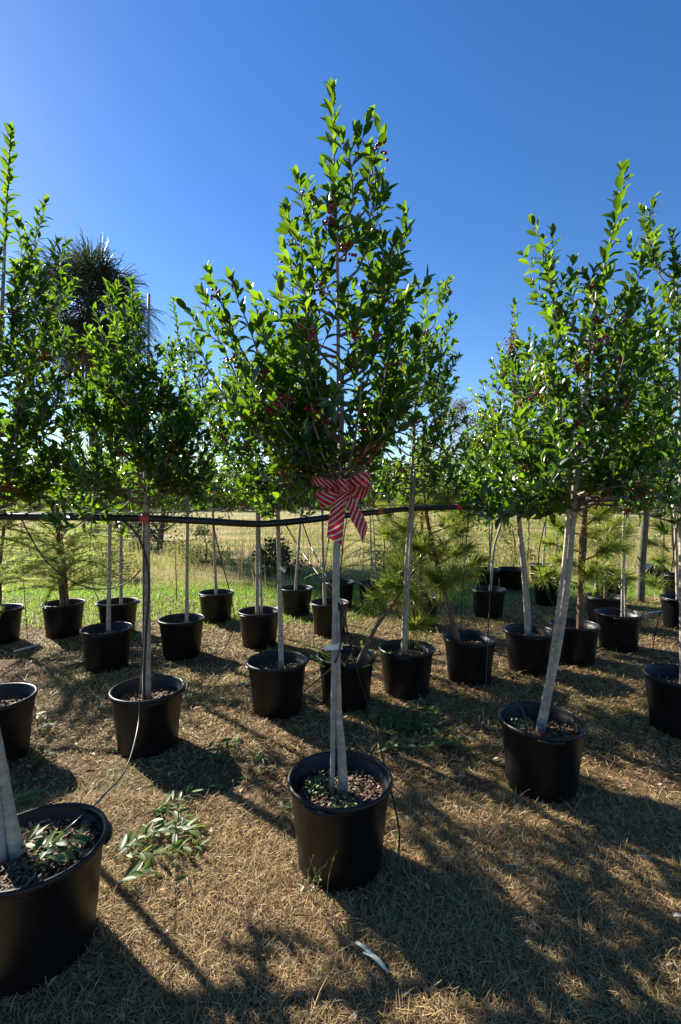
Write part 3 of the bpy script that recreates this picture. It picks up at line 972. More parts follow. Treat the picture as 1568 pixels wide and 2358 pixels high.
grow(1126, 6.66, 'black nursery pot standing in front of the shaded pair by the pine needles', 'crooked thin holly in the pot before the shaded pair', [(1128, 1360), (1138, 1260), (1156, 1180), (1150, 1000), (1130, 935)], R=0.75, crown_z=1.5, nb=36, berries=10, leaf=0.064, spacing=0.025, trunk_r=0.018, **SH)
grow(1122, 8.56, 'shaded black pot half hidden behind another pot and a crooked thin stem', 'straight holly sapling in the half hidden shaded pot', [(1124, 1310), (1133, 1200), (1128, 1080), (1130, 1010)], R=0.75, crown_z=1.58, nb=30, leaf=0.066, spacing=0.028, trunk_r=0.018, **SH)
grow(1265, 7.4, 'black nursery pot behind the drooping needle tuft next to the slanting trunk', 'slim holly growing behind the slanting pale trunk', [(1275, 1345), (1285, 1220), (1292, 1100), (1296, 960)], R=0.75, crown_z=1.58, nb=32, leaf=0.066, spacing=0.027, trunk_r=0.016, **SH)
grow(1250, 9.2, 'farthest greyish pot in the shaded group, against the tall dry grass', 'farthest slim holly against the tall dry grass', [(1250, 1310), (1256, 1200), (1260, 1080), (1262, 1010)], R=0.7, crown_z=1.6, nb=28, leaf=0.068, spacing=0.03, trunk_r=0.018, **SH)
grow(1410, 7.4, 'black nursery pot beside the foot of the wooden post', 'slim holly beside the wooden post', [(1440, 1345), (1446, 1200), (1448, 1080), (1440, 960)], R=0.75, crown_z=1.58, nb=32, leaf=0.066, spacing=0.027, trunk_r=0.016, **SH)
grow(1572, 6.09, 'black nursery pot in front of the pale weathered pot', 'holly in the pot before the pale weathered pot', [(1560, 1390), (1556, 1250), (1550, 1120), (1545, 960), (1540, 860)], R=0.75, crown_z=1.56, nb=36, berries=10, leaf=0.064, spacing=0.026, trunk_r=0.018, **SH)
# ------------------------------------------------------------------ pines, cypress
def needle_tuft(n, seed, L=0.26, droop=0.5, w=0.0026, spread=1.0):
    """brush of long needles round +Z, hanging at the ends"""
    r = np.random.default_rng(seed)
    th = np.abs(r.normal(0, 0.75 * spread, n)).clip(0, 2.2); ph = r.uniform(0, 6.283, n)
    d = np.stack([np.sin(th) * np.cos(ph), np.sin(th) * np.sin(ph), np.cos(th)], 1)
    base = np.stack([r.normal(0, 0.006, n), r.normal(0, 0.006, n), r.uniform(-0.10, 0.02, n)], 1)
    ln = L * r.uniform(0.7, 1.1, n)
    g = np.array([0, 0, -1.0])
    side = np.cross(d, r.normal(0, 1, (n, 3))); side /= np.linalg.norm(side, axis=1)[:, None] + 1e-9
    hor = np.linalg.norm(d[:, :2], axis=1)
    p0 = base
    p1 = base + d * (ln * 0.5)[:, None] + g * (droop * 0.10 * ln * (0.3 + hor))[:, None]
    p2 = base + d * (ln * 0.92)[:, None] + g * (droop * 0.55 * ln * (0.3 + hor))[:, None]
    sw = side * w / 2
    V = np.stack([p0 - sw, p0 + sw, p1 - sw, p1 + sw, p2], 1).reshape(-1, 3)
    b = np.arange(n)[:, None] * 5
    A = np.repeat(r.uniform(0.15, 0.85, n), 5)
    return V, [np.array([[0, 1, 3, 2]]) + b, np.array([[2, 3, 4]]) + b], A


def tuft_mesh(*a, brown=False, **k):
    V, F, A = needle_tuft(*a, **k)
    if brown: A = 0.85 + 0.15 * A
    return mesh('needle_tuft', V, F, NEEDLE, attr=A, smooth=False)


TUFTS = [tuft_mesh(230, i, 0.30, 0.6, w=0.0042) for i in range(4)]
SMALLTUFTS = [tuft_mesh(100, i + 9, 0.24, 0.9, w=0.004) for i in range(3)]
BROWNTUFTS = [tuft_mesh(70, i + 20, 0.24, 2.2, spread=1.3, w=0.004, brown=True) for i in range(2)]


def pine(base, path, radii, label, tufts, small=0, brown=0, scale=1.0, seed=0):
    r = random.Random(seed)
    root = empty('pine_tree', Vector(base))
    tag(root, label, 'tree', 'young long-needled pines in pots')
    TP = smooth_path(path, 26)
    V, F = tube(TP, radii, 8, jitter=0.12)
    V[:8] -= np.array([0, 0, 0.03])
    obj('trunk', V, F, PINEBARK, root)

    def put(me, p, d, s):
        o = bpy.data.objects.new('needle_tuft', me)
        o.parent = root
        o['kind'] = 'stuff'
        q = Vector(d).to_track_quat('Z', 'Y')
        o.matrix_basis = Matrix.LocRotScale(Vector(p) - root.location, q @ Matrix.Rotation(r.random() * 6.28, 3, 'Z').to_quaternion(), Vector((s, s, s)))
        C.objects.link(o)
    for k, (p, d) in enumerate(tufts):
        p = np.array(p)
        i = int(np.argmin(np.linalg.norm(TP - p, axis=1) + 0.8 * np.maximum(0, TP[:, 2] - p[2] + 0.1)))
        if np.linalg.norm(TP[i] - p) > 0.03:
            B = bez(TP[i], TP[i] * 0.6 + p * 0.4 - np.array([0, 0, 0.02]), p - np.array(d) * 0.06, p, 7)
            V, F = tube(B, [0.009, 0.006, 0.005], 5)
            obj('branch', V, F, PINEBARK, root)
            for q in range(small):
                j = r.randrange(2, 6)
                put(r.choice(SMALLTUFTS), B[j], (r.gauss(0, 0.6), r.gauss(0, 0.6), r.uniform(0.1, 1)), r.uniform(0.7, 1.0) * scale)
        put(TUFTS[k % 4], p, d, r.uniform(0.85, 1.15) * scale)
    for k in range(brown):
        p = TP[r.randrange(6, 20)]
        put(BROWNTUFTS[k % 2], p, (r.gauss(0, 1), r.gauss(0, 1), -0.2), r.uniform(0.7, 1.0) * scale)
    return root


def tp(*l):
    return [(at(a, b, d), Vector((dx, random.uniform(-0.4, 0.2), dz)).normalized()) for a, b, d, dx, dz in l]


# leaning pine trunk in the pot with weeds
xS = pot_x(797, 3.83)
potS = pot(xS, 3.83, 'black nursery pot overgrown with fine green weeds behind the bow trunk', chips=2)
pine((at(822, 1512, 3.83).x, 3.83, SOILZ), [Vector((at(822, 1512, 3.83).x, 3.83, SOILZ)), at(868, 1440, 3.95), at(915, 1375, 4.15), at(955, 1310, 4.4), at(985, 1260, 4.6)],
     [0.020, 0.016, 0.013, 0.008], 'pine with a pale dead-looking stem leaning over from the weedy pot',
     tp((866, 1378, 4.0, -0.5, -0.3), (925, 1325, 4.2, -0.6, 0.6), (950, 1372, 4.3, 0.2, -0.4), (962, 1440, 4.2, 0.3, 0.2), (905, 1345, 4.1, -0.9, 0.2), (985, 1255, 4.6, 0.2, 1)), small=1, brown=1, seed=3)
# pine with the crooked brown trunk
xV = pot_x(1083, 4.32)
pot(xV, 4.32, 'black nursery pot with a crooked brown pine trunk', chips=2)
pine((at(1056, 1485, 4.32).x, 4.32, SOILZ), [Vector((at(1056, 1485, 4.32).x, 4.32, SOILZ)), at(1042, 1430, 4.35), at(1020, 1350, 4.4), at(1000, 1270, 4.45), at(985, 1200, 4.5), at(975, 1120, 4.55), at(980, 1040, 4.6)],
     [0.028, 0.023, 0.019, 0.015, 0.008], 'bushy pine with a crooked brown trunk and drooping bright needles',
     tp((1062, 1320, 4.4, 0.6, -0.1), (1085, 1300, 4.5, 0.6, 0.3), (1040, 1330, 4.2, 0.3, 0.1), (1025, 1150, 4.45, 0.2, 1.0), (940, 1150, 4.5, -0.7, 0.6), (1050, 1230, 4.6, 0.7, 0.4), (935, 1220, 4.6, -0.7, 0.4), (1075, 1190, 4.7, 0.7, 0.5),
        (980, 1040, 4.6, 0, 1), (1020, 1080, 4.8, 0.4, 0.8), (930, 1090, 4.7, -0.5, 0.8), (1000, 1330, 4.3, -0.3, 0.2), (1065, 1265, 4.2, 0.8, 0.3), (960, 1260, 4.3, -0.6, 0.1)), small=2, brown=3, seed=5)
# pine far behind between them
xU = pot_x(970, 6.2)
pot(xU, 6.2, 'black nursery pot almost hidden by yellow-green pine needles', chips=None)
pine((xU, 6.2, SOILZ), [Vector((xU, 6.2, SOILZ)), at(968, 1300, 6.2), at(972, 1180, 6.2), at(970, 1080, 6.2)], [0.026, 0.02, 0.012], 'pine at the back whose needles fill the gap behind the leaning stem',
     tp((930, 1290, 6.2, -0.6, 0.2), (1010, 1270, 6.1, 0.7, 0.2), (900, 1230, 6.3, -0.8, 0.4), (1030, 1200, 6.2, 0.6, 0.5), (940, 1170, 6.2, -0.5, 0.7), (990, 1130, 6.1, 0.3, 0.9), (970, 1080, 6.2, 0, 1), (915, 1330, 6.1, -0.7, 0.1), (1020, 1340, 6.0, 0.6, 0), (890, 1180, 6.4, -0.6, 0.6)), small=2, brown=2, scale=1.25, seed=8)
# dark-trunked pine behind the slanting holly
xX = pot_x(1325, 4.8)
pot(xX, 4.8, 'black nursery pot holding the shaggy pine behind the slanting trunk', chips=2)
pine((at(1335, 1445, 4.8).x, 4.8, SOILZ), [Vector((at(1335, 1445, 4.8).x, 4.8, SOILZ)), at(1337, 1380, 4.8), at(1340, 1290, 4.8), at(1345, 1190, 4.82), at(1348, 1100, 4.85), at(1350, 1020, 4.85)],
     [0.034, 0.032, 0.034, 0.024, 0.012], 'shaggy brown-trunked pine with a starry green needle tuft',
     tp((1358, 1318, 4.55, 0.1, 0.25), (1300, 1290, 4.7, -0.7, 0.1), (1262, 1320, 4.9, -0.6, -0.2), (1395, 1265, 4.7, 0.7, 0.3), (1410, 1210, 4.9, 0.8, 0.5), (1290, 1215, 4.9, -0.7, 0.5), (1265, 1250, 5.0, -0.9, 0.2), (1385, 1180, 4.7, 0.5, 0.7),
        (1305, 1160, 4.8, -0.5, 0.8), (1375, 1120, 4.9, 0.4, 0.9), (1320, 1100, 5.0, -0.3, 1), (1350, 1020, 4.85, 0, 1), (1425, 1260, 4.9, 0.8, 0), (1390, 1310, 4.9, 0.8, -0.1)), small=2, brown=6, seed=12)
# pine with hanging dry needles next to it
xY = pot_x(1396, 6.2)
pot(xY, 6.2, 'black nursery pot under hanging brown needles', chips=None)
pine((xY, 6.2, SOILZ), [Vector((xY, 6.2, SOILZ)), at(1396, 1300, 6.2), at(1400, 1200, 6.2), at(1398, 1120, 6.2)], [0.024, 0.018, 0.010], 'small pine with many hanging dry brown needles',
     tp((1370, 1330, 6.1, -0.6, 0), (1425, 1330, 6.1, 0.6, 0), (1370, 1240, 6.2, -0.6, 0.4), (1430, 1230, 6.2, 0.6, 0.4), (1398, 1120, 6.2, 0, 1), (1380, 1170, 6.3, -0.4, 0.8)), small=1, brown=8, scale=1.1, seed=15)
# grey-needled pine by the pale pot
xE = pot_x(1562, 8.0)
pot(xE, 8.0, 'pale weathered nursery pot behind a black one', chips=None)
pine((xE, 8.0, SOILZ), [Vector((xE, 8.0, SOILZ)), at(1550, 1260, 8.0), at(1545, 1180, 8.0)], [0.022, 0.016, 0.010], 'thin pine in the pale weathered pot',
     tp((1520, 1290, 8, -0.7, 0.1), (1525, 1220, 8, -0.7, 0.5), (1560, 1210, 8, 0.5, 0.6), (1545, 1180, 8, 0, 1), (1500, 1250, 8, -0.8, 0.3), (1500, 1340, 7.8, -0.4, 0.1)), small=1, brown=1, scale=1.2, seed=17)
pot(pot_x(1178, 8.64), 8.64, 'shaded black pot full of dry grass beside the half hidden pot', GS)


def spray_mesh(n, L, seed, w=0.004, nl=0.035):
    """feathery cypress branchlet along +Y arching down"""
    r = np.random.default_rng(seed)
    t = r.uniform(0.08, 1, n)
    p = np.stack([0.02 * np.sin(t * 5 + seed), t * L, -0.35 * L * t ** 2], 1)
    s = np.where(r.random(n) < 0.5, -1, 1)
    d = np.stack([s * r.uniform(0.5, 1, n), r.uniform(0.3, 0.9, n), r.normal(-0.1, 0.4, n)], 1)
    d /= np.linalg.norm(d, axis=1)[:, None]
    ln = nl * (1.15 - t * 0.7) * r.uniform(0.7, 1.3, n)
    up = np.cross(d, r.normal(0, 1, (n, 3))); up /= np.linalg.norm(up, axis=1)[:, None]
    V = np.stack([p - up * w / 2, p + up * w / 2, p + d * ln[:, None]], 1).reshape(-1, 3)
    F = np.arange(n * 3).reshape(-1, 3)
    A = np.repeat(r.uniform(0, 0.8, n), 3)
    tw, tf = tube([(0.02 * math.sin(a * 5 + seed), a * L, -0.35 * L * a * a) for a in np.linspace(0, 1, 6)], [0.0035, 0.0012], 3, cap=False)
    V = np.concatenate([V, tw]); A = np.concatenate([A, np.full(len(tw), 0.95)])
    return mesh('feathery_spray', V, [F, np.array(tf) + n * 3], CYPRESS, attr=A, smooth=False)


SPRAYS = [spray_mesh(230, 0.50, i, w=0.005, nl=0.060) for i in range(4)]


def cypress(base, stems, label, nspray, reach=1.0, zlo=0.5, zhi=1.5, seed=0, group='feathery cypress saplings'):
    r = random.Random(seed)
    root = empty('cypress_sapling', Vector(base))
    tag(root, label, 'tree', group)
    paths = []
    for P, rad in stems:
        TP = smooth_path(P, 16)
        V, F = tube(TP, [rad, rad * 0.8, rad * 0.4], 7, jitter=0.1)
        V[:7] -= np.array([0, 0, 0.03])
        obj('trunk', V, F, PINEBARK, root)
        paths.append(TP)
    for k in range(nspray):
        TP = r.choice(paths)
        z = r.uniform(zlo, min(zhi, TP[-1][2]))
        i = int(np.argmin(np.abs(TP[:, 2] - z)))
        o = bpy.data.objects.new('feathery_spray', SPRAYS[k % 4])
        o.parent = root
        o['kind'] = 'stuff'
        s = r.uniform(0.6, 1.2) * reach
        o.matrix_basis = Matrix.LocRotScale(Vector(TP[i]) - root.location, (Matrix.Rotation(r.random() * 6.28, 3, 'Z') @ Matrix.Rotation(r.uniform(0.1, 0.9), 3, 'X')).to_quaternion(), Vector((s, s, s)))
        C.objects.link(o)
    return root


xI = pot_x(143, 5.74)
pot(xI, 5.74, 'black nursery pot with two brown cypress stems and dry grass', chips=None)
cypress((xI, 5.74, SOILZ), [([Vector((xI, 5.74, SOILZ)), at(138, 1300, 5.74), at(133, 1200, 5.74), at(130, 1080, 5.74)], 0.036), ([Vector((xI + 0.06, 5.72, SOILZ)), at(150, 1320, 5.7), at(142, 1230, 5.7)], 0.02)],
        'shaggy double-stemmed cypress with pale feathery leaves', 95, 1.5, 0.5, 1.9, 2)
xJ = pot_x(-5, 5.48)
pot(xJ, 5.48, 'black nursery pot with feathery leaves beside the red-soiled pot', chips=None)
cypress((xJ, 5.48, SOILZ), [([Vector((xJ, 5.48, SOILZ)), at(0, 1300, 5.48), at(10, 1200, 5.48), at(5, 1100, 5.48)], 0.022)], 'single-stemmed cypress sapling with drooping feathery leaves', 75, 1.5, 0.45, 1.8, 3)
xQ = pot_x(781, 7.25)
pot(xQ, 7.25, 'black nursery pot with a feathery sapling beyond the bow trunk', chips=None)
cypress((xQ, 7.25, SOILZ), [([Vector((xQ, 7.25, SOILZ)), at(790, 1250, 7.25), at(800, 1180, 7.25)], 0.014)], 'small feathery cypress beyond the trunk of the bow holly', 30, 0.9, 0.5, 1.4, 4)
xP = pot_x(405, 7.6)
cypress((xP, 7.6, 0), [([Vector((xP, 7.6, 0)), at(405, 1300, 7.6), at(402, 1235, 7.6)], 0.008)], 'wispy green seedling growing from the grass verge', 14, 0.45, 0.3, 0.9, 6)
xQ2 = pot_x(880, 7.9)
cypress((xQ2, 7.9, 0), [([Vector((xQ2, 7.9, 0)), at(885, 1250, 7.9), at(880, 1190, 7.9)], 0.012)], 'feathery sapling rooted beside the twin-stemmed pot', 34, 1.0, 0.5, 1.4, 9)
# fine weeds spilling over pot S
for k in range(26):
    a = random.random() * 6.28; q = random.uniform(0.02, 0.19)
    o = bpy.data.objects.new('weed', SPRAYS[k % 4]); o.parent = potS; o['kind'] = 'stuff'
    o.location = (q * math.cos(a), q * math.sin(a), SOILZ)
    o.rotation_euler = (random.uniform(0.5, 1.2), 0, a - math.pi / 2 + random.uniform(-0.6, 0.6))
    s_ = random.uniform(0.25, 0.5); o.scale = (s_, s_, s_)
    C.objects.link(o)

# ------------------------------------------------------------------ palm
def palm():
    px, d = 210, 17.0
    bx = pot_x(px, d)
    root = empty('cabbage_palm', (bx, d, 0))
    tag(root, 'tall dark cabbage palm with a ragged round head beyond the hollies', 'palm tree')
    top = Vector((bx + 0.1, d, 8.3))
    V, F = tube(smooth_path([Vector((bx, d, -0.1)), Vector((bx + 0.12, d, 3)), Vector((bx + 0.05, d, 6)), top], 24), [0.19, 0.14, 0.14, 0.2], 12, jitter=0.10)
    obj('trunk', V, F, PALMBARK, root)
    r = random.Random(4)
    for k in range(92):
        dead = k >= 74
        az = k * 2.4 + r.uniform(-0.3, 0.3)
        el = r.uniform(-0.75, 1.45) if not dead else r.uniform(-1.35, -0.7)
        dirv = Vector((math.cos(az) * math.cos(el), math.sin(az) * math.cos(el), math.sin(el)))
        Lp = r.uniform(0.8, 1.6) if not dead else r.uniform(0.6, 1.0)
        p0 = top + Vector((0, 0, r.uniform(-0.3, 0.25)))
        p1 = p0 + dirv * Lp * 0.6 + Vector((0, 0, 0.05)); p2 = p0 + dirv * Lp - Vector((0, 0, 0.12))
        mb = MB()
        mb.add(*tube(bez(np.array(p0), np.array(p0 + dirv * Lp * 0.3), np.array(p1), np.array(p2), 6), [0.03, 0.015], 4), r.random())
        side = dirv.cross(Vector((0, 0, 1))).normalized()
        nrm = side.cross(dirv).normalized()
        n = 42
        for i in range(n):
            f = (i + 0.5) / n * 2 - 1
            a = f * 1.9
            ld = dirv * math.cos(a) + side * math.sin(a) + nrm * (-0.25 * abs(f))
            ld = (ld + Vector((r.gauss(0, 0.13), r.gauss(0, 0.13), r.gauss(0, 0.13)))).normalized()
            L = (1.55 - 0.5 * abs(f)) * r.uniform(0.85, 1.12)
            w = 0.030
            ws = ld.cross(nrm).normalized() * w * 0.5 + nrm * r.uniform(-0.01, 0.01)
            dr = r.uniform(0.15, 0.5) if not dead else 0.8
            q0 = p2; q1 = p2 + ld * L * 0.45 - Vector((0, 0, dr * 0.16 * L)); q2 = p2 + ld * L * 0.78 - Vector((0, 0, dr * 0.62 * L)); q3 = p2 + ld * L * 0.95 - Vector((0, 0, dr * 1.35 * L))
            mb.add([q0 - ws * 0.4, q0 + ws * 0.4, q1 - ws, q1 + ws, q2 - ws * 0.7, q2 + ws * 0.7, q3], [[0, 1, 3, 2], [2, 3, 5, 4], [4, 5, 6]], r.random())
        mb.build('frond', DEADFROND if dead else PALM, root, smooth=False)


palm()

# ------------------------------------------------------------------ far trees and shrub
def far_tree(px, d, top, rad, label, m, base_z=None, n=2600, leaf=0.3, seed=0, group='trees beyond the field', cat='tree', name='field_tree', dens=1.0):
    r = np.random.default_rng(seed)
    bx = pot_x(px, d)
    root = empty(name, (bx, d, 0))
    tag(root, label, cat, group)
    low = base_z if base_z is not None else top * 0.25
    tr = 0.03 * top
    mb = MB()
    V, F = tube(smooth_path([Vector((bx, d, -0.1)), Vector((bx + 0.1 * rad, d, top * 0.4)), Vector((bx, d, top * 0.85))], 10), [tr, tr * 0.7, tr * 0.2], 7)
    mb.add(V, F)
    cl = []
    nc = int(22 * dens)
    for k in range(nc):
        u = r.random()
        z = low + (top - low) * u
        q = rad * math.sin(math.pi * min(1, 0.22 + 0.72 * u)) * math.sqrt(r.uniform(0.1, 1))
        a = r.uniform(0, 6.283)
        c = np.array([bx + q * math.cos(a), d + q * math.sin(a), z - rad * 0.12])
        cl.append(c)
        p0 = np.array([bx, d, max(low * 0.7, z - q * 0.8)])
        mb.add(*tube(bez(p0, p0 * 0.6 + c * 0.4, p0 * 0.3 + c * 0.7 + np.array([0, 0, 0.1]), c, 5), [tr * 0.35, tr * 0.08], 4))
    mb.build('trunk', CLOD, root)
    P = np.array(cl)[r.integers(0, nc, n)] + r.normal(0, rad * 0.17, (n, 3)) * np.array([1, 1, 0.8])
    P[:, 2] = np.maximum(P[:, 2], 0.05)
    L = []
    for p in P:
        dd = r.normal(0, 1, 3); nn = r.normal(0, 1, 3)
        L.append((p, leaf_frame(dd, nn), leaf * r.uniform(0.6, 1.3), r.uniform(0, 1), int(r.integers(0, 4))))
    Vv, Ff, A = leaves_to_mesh(L, 0)
    o = obj('crown', Vv, Ff, m, root, attr=A)
    o['kind'] = 'stuff'


far_tree(1072, 46, 11.0, 3.0, 'bare brownish round tree across the field beside the tall holly', BROWNLEAF, seed=1, n=5000, leaf=0.22)
far_tree(1275, 34, 11.4, 3.0, 'thin brown-leaved tree behind the slanting holly', BROWNLEAF, seed=2, n=4500, leaf=0.18)
far_tree(1140, 52, 9.5, 3.2, 'grey-brown tree behind the heavy-berried holly', BROWNLEAF, seed=3, n=4000, leaf=0.24)
TL = 'low green tree in the distant tree line across the field'
for k, (px, d, top, rad) in enumerate([(-120, 70, 7, 5), (20, 66, 6, 5), (120, 74, 7, 5.5), (300, 70, 7.5, 5), (420, 76, 7, 5.5), (520, 68, 5.5, 5), (640, 78, 7, 6), (760, 72, 5.8, 5.5), (880, 76, 7, 6), (980, 70, 6.5, 5), (1230, 72, 8, 6), (1340, 60, 8, 5.5), (1450, 66, 9, 6), (1560, 62, 8.5, 5.5), (1680, 66, 8, 6)]):
    far_tree(px, d, top, rad, TL, FARLEAF, base_z=0.6, seed=20 + k, n=2600, leaf=0.55, group='distant tree line')
far_tree(365, 15.5, 3.4, 1.5, 'dark rounded shrub in the field behind the broad low holly', FARLEAF, base_z=0.4, seed=50, n=3600, leaf=0.11, cat='shrub', name='field_shrub', group=None)
far_tree(265, 17.5, 2.6, 1.2, 'low dark bush at the foot of the palm', FARLEAF, base_z=0.2, seed=51, n=2600, leaf=0.11, cat='shrub', name='field_shrub', group=None)
far_tree(640, 10.5, 0.75, 0.55, 'clump of tall dark weeds in the verge', FARLEAF, base_z=0.05, seed=52, n=1500, leaf=0.09, cat='weeds', name='weed_clump', group=None)

def distant_wood():
    r = np.random.default_rng(77)
    n = 26000
    x = r.uniform(-75, 75, n)
    h = 2.6 + 1.6 * np.array([noise.noise(Vector((a * 0.09, 0, 3))) + 0.5 * noise.noise(Vector((a * 0.35, 0, 8))) for a in x])
    P = np.stack([x, 84 + r.uniform(-3, 3, n), h * r.random(n) ** 0.8], 1)
    L = [(p, leaf_frame(r.normal(0, 1, 3), r.normal(0, 1, 3)), 0.75 * r.uniform(0.6, 1.3), r.uniform(0, 1), int(r.integers(0, 4))) for p in P]
    Vv, Ff, A = leaves_to_mesh(L, 0)
    tag(obj('distant_wood', Vv, Ff, FARLEAF, attr=A), 'dark continuous scrub edge closing off the far side of the field', 'woodland', None, 'stuff')


distant_wood()

for k, (px, d, h_, r_, lab) in enumerate(((470, 12.0, 0.9, 0.6, 'low green weed clump in the field beside the dark shrub'), (230, 10.0, 0.8, 0.7, 'weed clump below the pipe between the cypress and the broad holly'),
                                       (905, 11.0, 1.0, 0.7, 'weed clump behind the yellow-green pine'), (1180, 11.5, 1.1, 0.7, 'tall dry-looking weed clump behind the shaded pots'), (60, 11.0, 0.9, 0.8, 'weed clump behind the single-stemmed cypress'))):
    far_tree(px, d, h_, r_, lab, WEEDLEAF, base_z=0.05, seed=60 + k, n=1500, leaf=0.075, cat='weeds', name='weed_clump', group='weed clumps in the field')

# ------------------------------------------------------------------ fence and post
def fence():
    d = 13.0
    root = empty('wire_fence', (0, d, 0))
    tag(root, 'thin square-mesh wire fence crossing the dry field', 'fence')
    mb = MB()
    for z in (0.10, 0.24, 0.38, 0.53, 0.68, 0.84, 1.0, 1.18):
        mb.add(*tube([(-14, d, z), (0, d, z - 0.01), (14, d, z)], 0.003, 3, cap=False))
    for x in np.arange(-14, 14, 0.2):
        mb.add(*tube([(x, d, 0.05), (x, d, 1.18)], 0.0025, 3, cap=False))
    o = mb.build('wire_mesh', WIRE, root); o['kind'] = 'stuff'
    for x in np.arange(-13, 14, 3.6):
        V, F = tube([(x, d + 0.03, -0.1), (x + 0.01, d + 0.03, 0.7), (x, d + 0.03, 1.35)], 0.022, 6)
        obj('post', V, F, POSTWOOD, root)


fence()
p0 = gnd(1474, 1386)
V, F = tube(smooth_path([p0 - Vector((0, 0, 0.1)), p0 + Vector((0.01, 0, 0.6)), p0 + Vector((0.05, 0, 1.25)), p0 + Vector((0.06, 0, 1.72))], 16), [0.062, 0.057, 0.058], 12, jitter=0.05)
tag(obj('wooden_post', V, F, POSTWOOD, origin=p0), 'weathered round wooden post standing among the shaded pots', 'post')

# pot lying on its side
rp = pot(5.75, 9.0, 'empty black pot lying on its side near the wooden post', chips=None)
rp.rotation_euler = (math.radians(96), 0, math.radians(-8))
rp.location = (5.75, 9.15, 0.235)

# ------------------------------------------------------------------ irrigation pipes
def pipe(pts, r, label, name='irrigation_pipe', m=None, n=90, seg=10, cat='pipe', group='black irrigation pipes strung between the trees'):
    P = smooth_path([at(*p) for p in pts], n)
    root = empty(name, Vector(P[0]))
    tag(root, label, cat, group)
    V, F = tube(P, r, seg)
    obj('pipe_run', V, F, m or PIPE, root)
    return root, P


PR = 0.0225
front, FP = pipe([(-260, 1188, 3.08), (-20, 1189, 3.045), (150, 1190, 3.06), (335, 1193, 3.113), (480, 1200, 3.13), (600, 1206, 3.2), (700, 1198, 3.35), (765, 1190, 3.45), (870, 1178, 3.75), (945, 1171, 4.082), (1055, 1167, 4.25), (1125, 1173, 4.40),
              (1193, 1178, 4.50), (1262, 1168, 4.3), (1330, 1153, 4.1), (1450, 1147, 4.25), (1568, 1142, 4.4), (1850, 1140, 4.6)], PR, 'thick black irrigation pipe sagging behind the striped bow, with red tape', n=140)


def wrap(root, P, c, half, r, name, m):
    i = int(np.argmin(np.linalg.norm(P - np.array(c), axis=1)))
    T = P[min(i + 1, len(P) - 1)] - P[i - 1]; T /= np.linalg.norm(T)
    V, F = tube([np.array(c) - T * half, np.array(c) + T * half], r, 12)
    return obj(name, V, F, m, root)


wrap(front, FP, at(335, 1193, 3.113), 0.028, PR + 0.004, 'tape', TAPE)
wrap(front, FP, at(872, 1178, 3.757), 0.026, PR + 0.004, 'tape', TAPE)
wrap(front, FP, at(1055, 1167, 4.25), 0.028, PR + 0.004, 'tape', TAPE)
wrap(front, FP, at(1365, 1150, 4.14), 0.025, PR + 0.004, 'tape', TAPE)
back, BP = pipe([(-260, 1134, 4.85), (0, 1132, 4.78), (151, 1129, 4.70), (252, 1122, 4.692), (431, 1117, 5.05), (523, 1131, 5.22), (592, 1138, 5.33), (745, 1120, 5.78), (853, 1112, 5.92), (940, 1119, 6.05), (1020, 1118, 6.25), (1118, 1112, 6.45), (1155, 1114, 6.64), (1292, 1112, 7.38), (1445, 1112, 7.42), (1800, 1110, 7.5)], PR,
     'black irrigation pipe along the second row, tied to the straight thin-stemmed holly', n=120)
pipe([(-260, 1150, 5.75), (161, 1147, 5.78), (279, 1147, 5.82), (400, 1151, 6.1), (492, 1152, 6.42), (692, 1150, 6.76), (853, 1147, 7.18), (1100, 1146, 8.3), (1500, 1140, 9.0)], 0.018, 'thinner black irrigation pipe tied along the last row of hollies', n=90)
pipe([(-200, 1178, 3.02), (336, 1181, 3.13), (520, 1172, 3.3), (770, 1166, 3.5), (945, 1163, 4.02), (1193, 1163, 4.53), (1500, 1150, 4.6)], 0.0035, 'thin support wire stretched just above the thick pipe', 'support_wire', WIRE, cat='wire', group=None, seg=5)

